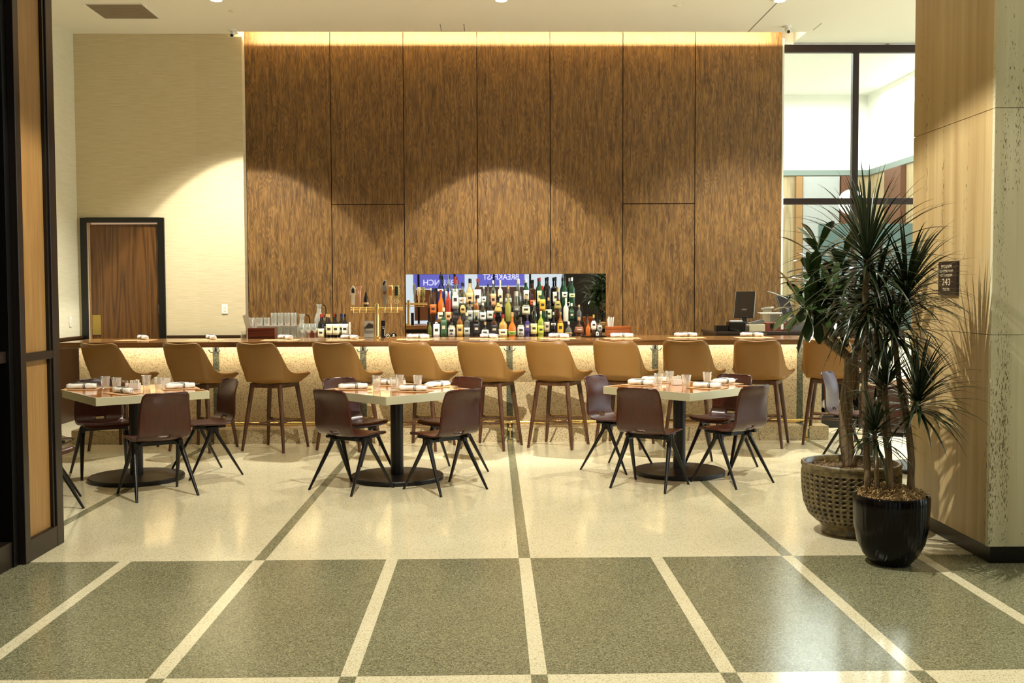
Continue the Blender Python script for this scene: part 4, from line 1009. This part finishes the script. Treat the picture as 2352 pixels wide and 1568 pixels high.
for i, (x, y, rz, z, lb) in enumerate(((-3.36, 13.496, 0, 1.36, 'white light switch plate on the beige wall right of the door'), (-5.176, 13.2, 90, 1.215, 'white switch plate on the left wall beside the door'))):
    e = thing('light_switch', lb, 'light switch', (x, y, z), R(rz))
    q = MB(); q.box(-.037, .037, -.006, .0, -.06, .06); q.build('plate', white_m, e, bevel=.002)
    q = MB(); q.box(-.016, .016, -.0095, -.006, -.032, .032); q.build('rocker', off_white, e)
q = MB(); q.box(-.037, .037, -.006, 0, -.06, .06); q.box(-.012, .012, -.009, -.006, -.03, .03)
tag(q.build('wall_outlet', off_white, loc=(-.115, 11.296, .585)), 'pale outlet plate on the bar front right of the middle table corner', 'outlet')

lights = []
def downlight(x, y, power, ang, lb, blend=.10):
    e = thing('downlight', lb, 'ceiling light', (x, y, CEIL), 0, 'round recessed ceiling downlights')
    q = MB(); q.lathe([(.062, -.001), (.085, -.001), (.088, -.006), (.086, -.020), (.064, -.022), (.062, -.02), (.062, -.001)], 32); q.build('trim_ring', white_m, e, smooth=True)
    q = MB(); q.lathe([(0, -.012), (.061, -.012), (.061, -.004), (0, -.004)], 28); q.build('diffuser', lamp_white, e)
    spot('lamp', (0, 0, -.03), power, R(ang), blend, WARM, e)
    return e
P1 = ((11.9, 1250, 100), (8.9, 20, 100), (5.7, 110, 116), (2.9, 60, 110), (-.1, 60, 100))
rn = {11.9: 'row over the bar', 8.9: 'second row from the bar', 5.7: 'third row from the bar', 2.9: 'fourth row from the bar', -.1: 'fifth row from the bar'}
cn = {-3.0: 'leftmost', .12: 'second from the left', 3.2: 'third from the left', 6.3: 'rightmost'}
for yy_, pw, an in P1:
    for xx_ in (-3.0, .12, 3.2, 6.3):
        if yy_ == 5.7 and xx_ == .12: pw_, an_ = 1500, 108
        elif yy_ == 11.9 and xx_ > 3: pw_, an_ = 1500, 104
        else: pw_, an_ = pw, an
        dl = downlight(xx_, yy_, pw_, an_, 'round ceiling downlight, %s in the %s' % (cn[xx_], rn[yy_]), .6 if yy_ == 11.9 else .12)
        if yy_ == 5.7:
            ws = spot('bar_washer', (0, 0, -.03), 2200, R(30), .5, WARM, dl); ws.rotation_euler = (R(51), 0, 0)
        if yy_ == 11.9 and xx_ < 1:
            ws = spot('wall_washer', (0, 0, -.03), 800, R(66), .10, WARM, dl); ws.rotation_euler = (R(14.5), 0, 0)
e = thing('air_vent', 'grey square return air vent in the ceiling at the top left', 'vent', (-4.2, 12.43, CEIL))
q = MB()
for s in (-1, 1): q.box(-.33, .33, s*.33-.015, s*.33+.015, -.008, -.0005); q.box(s*.33-.015, s*.33+.015, -.315, .315, -.008, -.0005)
q.build('frame', white_m, e)
q = MB(); q.box(-.315, .315, -.315, .315, -.004, -.001); q.build('grille', mat('vent_grey', (150, 138, 116), .7), e)
q = MB()
for i in range(17): q.box(-.31, .31, -.30+.0375*i-.004, -.30+.0375*i+.004, -.0075, -.004)
q.build('slats', mat('vent_grey', (150, 138, 116), .7), e)
for x, y, lb in ((-2.95, 12.42, 'small round ceiling sensor left of the camera at the corner'), (2.11, 12.16, 'small round ceiling sensor above the right part of the wood wall')):
    q = MB(); q.lathe([(0, -.012), (.03, -.012), (.045, -.004), (.047, -.0005), (0, -.0005)], 24); tag(q.build('ceiling_sensor', off_white, smooth=True, loc=(x, y, CEIL)), lb, 'sensor', 'small ceiling sensors')
for x, y, lb in ((-3.16, 13.30, 'white security camera at the left end of the wood wall'), (3.62, 13.1, 'white security camera on the ceiling near the right end of the wood wall')):
    e = thing('security_camera', lb, 'camera', (x, y, CEIL), 0, 'white ceiling security cameras')
    q = MB(); q.lathe([(0, -.0005), (.05, -.0005), (.05, -.012), (.02, -.02), (.018, -.035), (0, -.035)], 20); q.build('mount', white_m, e, smooth=True)
    q = MB(); T = Matrix.Translation((0, 0, -.05)) @ Matrix.Rotation(R(120), 4, 'X'); q.lathe([(0, -.04), (.028, -.036), (.03, .05), (.024, .056), (0, .056)], 18, T=T); q.build('body', white_m, e, smooth=True)
    q = MB(); q.lathe([(0, .0565), (.02, .0565), (.018, .062), (0, .062)], 16, T=T); q.build('lens', black, e, smooth=True)
q = MB(); gm = mat('joint_grey', (132, 128, 112), .8)
q = MB(); q.box(3.2, 3.215, 5.0, SLOT, CEIL-.0012, CEIL-.0002); struct(q, 'trim_12', gm)
q = MB(); q.box(-.61, -.602, 13.0, 13.37, CEIL-.001, CEIL-.0002); q.box(-.325, -.315, 13.0, 13.37, CEIL-.001, CEIL-.0002); q.box(-.61, -.315, 13.362, 13.37, CEIL-.001, CEIL-.0002)
tag(q.build('access_panel', gm), 'faint outline of an access panel in the ceiling above the mirror', 'panel')
q = MB(); q.box(3.99, 4.0, 12.95, 13.3, CEIL-.001, CEIL-.0002); tag(q.build('access_panel', gm), 'short line of an access panel in the ceiling right of the camera', 'panel')

# globe lamps and fittings beyond the window
for x, y, lb in ((5.74, 17.0, 'white glowing globe lamp behind the window mullion'), (4.47, 17.0, 'white glowing globe lamp half hidden by the wood wall')):
    e = thing('globe_pendant', lb, 'lamp', (x, y, 2.97), 0, 'globe pendants beyond the window')
    q = MB(); q.lathe([(0, -.2)]+[(.2*math.cos(a), .2*math.sin(a)) for a in [R(-75+15*i) for i in range(11)]]+[(0, .2)], 28); q.build('globe', globe_m, e, smooth='all')
    q = MB(); q.tube([(0, 0, .2), (0, 0, 2.22)], .006, 6); q.lathe([(0, .198), (.03, .198), (.03, .23), (0, .235)], 12); q.build('cord', black, e)
for x, y, s, lb in ((5.05, 16.2, .30, 'large round ceiling speaker beyond the window'), (4.75, 15.2, .14, 'small round ceiling speaker beyond the window, nearer the glass')):
    q = MB(); q.lathe([(0, -.01), (s*.9, -.01), (s, -.001), (0, -.001)], 28); tag(q.build('ceiling_speaker', off_white, loc=(x, y, 5.2)), lb, 'speaker', 'ceiling speakers beyond the window')
q = MB(); q.box(5.85, 6.9, 16.1, 16.13, 5.185, 5.198); q.box(5.85, 5.88, 15.6, 16.1, 5.185, 5.198); tag(q.build('ceiling_grille', gm), 'thin linear ceiling grille beyond the window', 'grille')
q = MB(); q.box(5.6, 6.1, 14.6, 14.72, 5.05, 5.198); tag(q.build('projector_box', grey_m, bevel=.006), 'small grey box on the ceiling just beyond the window', 'box')

# ---------------------------------------------------------------- dark partition and shelving at the left edge
PX = -2.69
e = thing('framed_screen', 'tall dark framed partition with honey wood panels at the left edge', 'screen')
q = MB(); q.box(PX-.07, PX, 6.585, 6.685, 0, CEIL-.003); q.box(PX-.07, PX, 6.135, 6.205, 0, CEIL-.003)
for z0, z1 in ((0, .13), (1.165, 1.215), (3.9, 3.96)): q.box(PX-.065, PX-.002, 6.205, 6.585, z0, z1)
q.build('frame', frame_dark, e, bevel=.004)
q = MB(); q.box(PX-.045, PX-.03, 6.205, 6.585, .13, 1.165); q.build('lower_panel', panel_wood, e)
q = MB(); q.box(PX-.045, PX-.03, 6.205, 6.585, 1.215, 3.9); q.build('upper_panel', panel_wood, e)
q = MB(); q.box(PX-.030, PX-.010, 6.555, 6.583, .13, 3.9); q.build('inner_bead', black, e)
e = thing('shelf_unit', 'black open shelving unit cut by the left edge of the photo', 'shelf')
q = MB(); q.box(-3.5, -3.44, 4.4, 6.13, 0, CEIL-.003); q.box(-3.44, PX-.04, 6.07, 6.13, 0, CEIL-.003); q.box(-3.44, PX-.04, 4.4, 4.46, 0, CEIL-.003); q.build('carcass', black, e)
q = MB(); q.box(-3.44, PX-.055, 4.46, 6.07, 1.17, 1.235); q.build('shelf', frame_dark, e, bevel=.003)
q = MB(); q.box(-3.44, PX-.055, 4.46, 6.07, 2.7, 2.765); q.build('shelf', frame_dark, e, bevel=.003)
q = MB(); q.box(-3.44, PX-.05, 4.46, 6.07, 0, .15); q.build('plinth', frame_dark, e, bevel=.003)

# ---------------------------------------------------------------- occupancy sign on the column
e = thing('occupancy_sign', 'dark sign reading MAXIMUM OCCUPANCY LOAD 243 on the stone column', 'sign', (CX-.001, 6.525, 1.632))
q = MB(); q.box(-.016, 0, -.135, .135, -.105, .105); q.build('plate', mat('sign_dark', (34, 22, 16), .4), e, bevel=.004)
sl = mat('sign_letters', (226, 208, 176), .5)
for s_, z, sz, sx_ in (('MAXIMUM', .072, .028, 1.15), ('OCCUPANCY LOAD', .044, .021, 1.0), ('NOT TO EXCEED', .018, .022, 1.0), ('243', -.024, .058, 1.45), ('PERSONS', -.068, .022, 1.1)):
    text(s_, 'lettering', sz, sl, e, (-.0168, .012, z), (R(90), 0, R(-90)), .0006, sx_)
# ---------------------------------------------------------------- plants
leaf_m = mat('dracaena_leaf', (36, 48, 24), .26, spec=.6); leaf2 = mat('broad_leaf', (50, 68, 34), .20, spec=.6, coat=.2)
moss_m = mat('moss', (176, 146, 98), .9); soil_m = mat('bark_soil', (128, 102, 66), .9)
def blade(mb, base, d, L, w_, droop, up=Vector((0, 0, 1)), seg=9, fold=.35, shape='blade'):
    d = d.normalized(); p = Vector(base); side = d.cross(up)
    if side.length < .05: side = Vector((random.uniform(-1, 1), random.uniform(-1, 1), 0))
    side.normalize(); rows = []; cur = d.copy(); st = L/seg
    for i in range(seg+1):
        t = i/seg
        if shape == 'blade': ww = w_*(.55+.9*t if t < .35 else .865*(1-((t-.35)/.65)**1.6))+.0006
        else: ww = w_*(.16+.84*math.sin(min(1, t/.72)*PI/2)**1.6) if t < .72 else w_*math.sqrt(max(0, 1-((t-.72)/.285)**2))+.0008
        nrm = side.cross(cur).normalized(); f_ = ww*fold
        rows.append([p-side*ww+nrm*f_, p.copy(), p+side*ww+nrm*f_])
        p = p+cur*st; cur = (cur+Vector((0, 0, -droop*(t*1.3+.12)/seg*3))).normalized()
    mb.grid(rows)
def head(c, n, L, up0, up1, droop, seed, w_=.0098, bias=None, ok=None):
    random.seed(seed); mb = MB()
    for i in range(n):
        k = i/n; az = i*2.399963+random.uniform(-.25, .25); el = up1+(up0-up1)*k+random.uniform(-.12, .12)
        d = Vector((math.cos(az)*math.cos(el), math.sin(az)*math.cos(el), math.sin(el)))
        if bias: d = (d+Vector(bias)).normalized()
        l_ = L*random.uniform(.75, 1.1)
        b0 = Vector(c)+Vector((d.x*.012, d.y*.012, -.10*(1-k)))
        # stay clear of the stone column
        reach = b0.x+d.x*l_*.9
        if reach > 2.80 and b0.y+d.y*l_*.6 > 5.9: l_ *= max(.25, (2.79-b0.x)/(d.x*l_*.9))
        blade(mb, b0, d, l_, w_*random.uniform(.8, 1.2), droop*random.uniform(.7, 1.3))
    return mb
e = thing('potted_dracaena', 'tall long-leaved plant with bare canes in a glossy black pot', 'potted plant', (0, 0, 0))
PC = Vector((2.275, 6.0, 0))
pot_black = mat('black_glaze', (9, 5, 4), .22, spec=.25)
nt = pot_black.node_tree; mp = coords(nt, (1, 1, .25)); nzz = N(nt, 'ShaderNodeTexWave', _Scale=14, _Distortion=7, _Detail=2); nt.links.new(mp.outputs[0], nzz.inputs['Vector']); bump(nt, nzz.outputs['Fac'], .22, .005)
q = MB(); q.lathe([(0, 0), (.10, 0), (.112, .008), (.155, .06), (.188, .13), (.205, .22), (.212, .33), (.213, .385), (.205, .40), (.196, .395), (.192, .36), (.18, .3), (0, .29)], 64, PC); q.build('pot', pot_black, e, smooth=True)
random.seed(5); q = MB()
for i in range(1800):
    a = random.uniform(0, 2*PI); rr_ = .188*math.sqrt(random.random()); z = .375+.05*(1-(rr_/.19)**2)+random.uniform(-.01, .03); p = PC+Vector((rr_*math.cos(a), rr_*math.sin(a), z))
    d = Vector((random.uniform(-1, 1), random.uniform(-1, 1), random.uniform(-.4, .6))).normalized()*.03; s_ = d.cross(Vector((random.uniform(-1, 1), random.uniform(-1, 1), 1))).normalized()*.0026
    m_ = p+d*.5+Vector((random.uniform(-.01, .01), random.uniform(-.01, .01), random.uniform(0, .012))); q.add([p-s_, p+s_, m_+s_, m_-s_, p+d], [(0, 1, 2, 3), (3, 2, 4)])
q.lathe([(.19, .365), (.15, .395), (.08, .41), (0, .414)], 32, PC)
o = q.build('moss', moss_m, e); o['kind'] = 'stuff'
def cane(pts, r0, r1):
    q = MB(); P_ = [cr(pts, (len(pts)-1)*i/16) for i in range(17)]; rd = [r0+(r1-r0)*i/16+(.0018 if i % 2 else 0) for i in range(17)]
    q.tube(P_, rd, 12); q.build('cane', trunk_mat, e, smooth='all')
cane([(2.150, 6.02, .40), (2.135, 6.03, .75), (2.115, 6.02, 1.3), (2.120, 6.0, 1.74)], .019, .015)
cane([(2.185, 5.97, .40), (2.17, 5.96, .6), (2.155, 5.95, .78)], .015, .012)
cane([(2.25, 5.95, .40), (2.235, 5.97, .8), (2.225, 6.0, 1.05)], .021, .013)
cane([(2.315, 6.06, .40), (2.26, 6.10, .8), (2.225, 6.12, 1.2), (2.22, 6.1, 1.56)], .017, .013)
cane([(2.385, 6.0, .40), (2.385, 6.0, .62), (2.365, 6.02, .82), (2.33, 6.05, 1.05), (2.30, 6.07, 1.38)], .021, .014)
cane([(2.365, 6.02, .80), (2.39, 5.99, .88), (2.41, 5.98, .95)], .014, .012)
cane([(2.30, 6.07, 1.2), (2.33, 6.06, 1.4), (2.355, 6.04, 1.54)], .013, .011)
heads = [((2.120, 6.0, 1.78), 105, .52, 1.45, -.35, .42, 11, None), ((2.36, 6.03, 1.58), 100, .44, 1.35, -.25, .5, 12, (.1, -.1, .05)), ((2.22, 6.1, 1.58), 60, .40, 1.3, -.7, .6, 13, None), ((2.30, 6.06, 1.38), 90, .42, 1.0, -.6, .75, 14, (.15, -.15, 0)),
         ((2.41, 5.97, .97), 90, .40, 1.4, -.45, .5, 15, (.12, -.15, .02)), ((2.155, 5.95, .80), 60, .28, 1.3, -.5, .7, 16, None), ((2.225, 6.0, 1.07), 46, .28, 1.45, .1, .35, 17, None), ((2.13, 6.03, 1.50), 55, .38, .5, -.9, .85, 18, (-.15, 0, 0))]
for c_, n_, L_, a_, b_, dr, sd, bi in heads:
    o = head(c_, n_, L_, a_, b_, dr, sd, bias=bi).build('leaf_head', leaf_m, e, smooth='all')

e = thing('potted_tree', 'branching tree with spoon-shaped leaves in a dimpled brown pot', 'potted plant', (0, 0, 0))
PD = Vector((2.30, 6.76, 0))
pot_brown = mat('brown_glaze', (92, 78, 46), .38, coat=.25)
nt = pot_brown.node_tree; mp = coords(nt); nn = N(nt, 'ShaderNodeTexNoise', _Scale=26, _Detail=4); nt.links.new(mp.outputs[0], nn.inputs['Vector'])
rp = ramp(nt, [(.38, srgb((70, 56, 32))), (.6, srgb((112, 96, 56)))]); nt.links.new(nn.outputs['Fac'], rp.inputs[0]); nt.links.new(rp.outputs[0], nt.nodes['Principled BSDF'].inputs['Base Color'])
prof = [(.175, 0), (.182, .02), (.178, .05), (.20, .075), (.26, .13), (.29, .20), (.302, .28), (.306, .36), (.306, .435)]
rows = []; NA = 336; NZ = 130
def pr_at(z):
    for (r0, z0), (r1, z1) in zip(prof, prof[1:]):
        if z0 <= z <= z1: return r0+(r1-r0)*(z-z0)/(z1-z0)
    return prof[-1][0]
q = MB()
for i in range(NZ+1):
    z = .435*i/NZ; base = pr_at(z); row = []
    for j in range(NA+1):
        a = 2*PI*j/NA; dz = 0
        if .085 < z < .41:
            u_ = (a/(2*PI)*42) % 1-.5; v_ = ((z-.085)/.0295) % 1-.5; d_ = math.hypot(u_, v_)
            dz = -.019*math.exp(-(d_/.22)**2)+.005*math.exp(-((d_-.42)/.12)**2)
        row.append(PD+Vector(((base+dz)*math.cos(a), (base+dz)*math.sin(a), z)))
    rows.append(row)
q.grid(rows); q.lathe([(.306, .435), (.312, .445), (.310, .462), (.300, .466), (.284, .458), (.278, .42), (.27, .38), (0, .375)], 72, PD); q.lathe([(.175, 0), (0, 0)], 72, PD)
q.build('pot', pot_brown, e, smooth='all')
random.seed(9); q = MB(); q.lathe([(.272, .415), (.15, .428), (0, .43)], 40, PD)
for i in range(700):
    a = random.uniform(0, 2*PI); rr_ = .262*math.sqrt(random.random()); p = PD+Vector((rr_*math.cos(a), rr_*math.sin(a), .425+random.uniform(0, .012))); s1 = Vector((random.uniform(-1, 1), random.uniform(-1, 1), random.uniform(-.2, .3))).normalized()*random.uniform(.008, .02); s2 = s1.cross(Vector((0, 0, 1))).normalized()*.006
    q.add([p-s1, p+s2, p+s1, p-s2], [(0, 1, 2, 3)])
o = q.build('bark_mulch', soil_m, e); o['kind'] = 'stuff'
def branch(pts, r0, r1, nm='branch'):
    q = MB(); P_ = [cr(pts, (len(pts)-1)*i/14) for i in range(15)]; rd = [r0+(r1-r0)*i/14+.0015*math.sin(i*2.3) for i in range(15)]
    q.tube(P_, rd, 12); q.build(nm, trunk_mat, e, smooth='all')
branch([(2.29, 6.74, .42), (2.262, 6.75, .62), (2.265, 6.76, .86), (2.285, 6.76, 1.02), (2.285, 6.76, 1.15)], .046, .036, 'trunk')
branch([(2.31, 6.78, .86), (2.335, 6.78, .98), (2.315, 6.77, 1.14)], .02, .022, 'side_trunk')
branch([(2.28, 6.76, 1.13), (2.20, 6.74, 1.18), (2.10, 6.70, 1.26), (2.045, 6.68, 1.38), (1.97, 6.66, 1.47)], .027, .014)
branch([(2.28, 6.76, 1.13), (2.22, 6.80, 1.22), (2.15, 6.84, 1.34), (2.12, 6.86, 1.52), (2.10, 6.86, 1.72)], .025, .013)
branch([(2.29, 6.76, 1.13), (2.35, 6.76, 1.19), (2.375, 6.76, 1.30), (2.34, 6.72, 1.46)], .027, .014)
branch([(2.375, 6.76, 1.28), (2.44, 6.80, 1.45), (2.46, 6.84, 1.66)], .016, .011)
branch([(2.10, 6.70, 1.26), (2.10, 6.62, 1.38), (2.13, 6.58, 1.5)], .014, .010)
def rosette(c, d0, n, L, seed, spread=.09):
    random.seed(seed); mb = MB(); d0 = Vector(d0).normalized(); a_ = d0.cross(Vector((.3, .1, 1))).normalized(); b_ = d0.cross(a_)
    for i in range(n):
        az = i*2.4; k = i/n; el = R(-40+95*k)+random.uniform(-.15, .15)
        d = (a_*math.cos(az)+b_*math.sin(az))*math.cos(el)+d0*math.sin(el)
        blade(mb, Vector(c)-d0*spread*(1-k), d, L*random.uniform(.75, 1.12), (.034 if L > .15 else .02)*random.uniform(.85, 1.15), .22, seg=8, fold=.22, shape='spoon')
    return mb
for i, (c_, d_, n_, L_, sp_) in enumerate([((1.935, 6.64, 1.46), (-1, -.25, .3), 28, .27, .12), ((2.11, 6.86, 1.86), (.05, 0, 1), 34, .25, .30), ((2.05, 6.80, 1.62), (-.7, -.1, .5), 26, .25, .12), ((2.12, 6.57, 1.55), (-.1, -.5, .9), 24, .25, .14),
        ((2.33, 6.70, 1.52), (.1, -.2, 1), 24, .25, .15), ((2.46, 6.84, 1.74), (.2, 0, 1), 26, .24, .2), ((2.24, 6.80, 1.74), (0, .1, 1), 26, .24, .25), ((2.46, 6.74, 1.12), (.6, -.3, .1), 8, .10, .05)]):
    rosette(c_, d_, n_, L_, 40+i, sp_).build('leaf_cluster', leaf2, e, smooth='all')
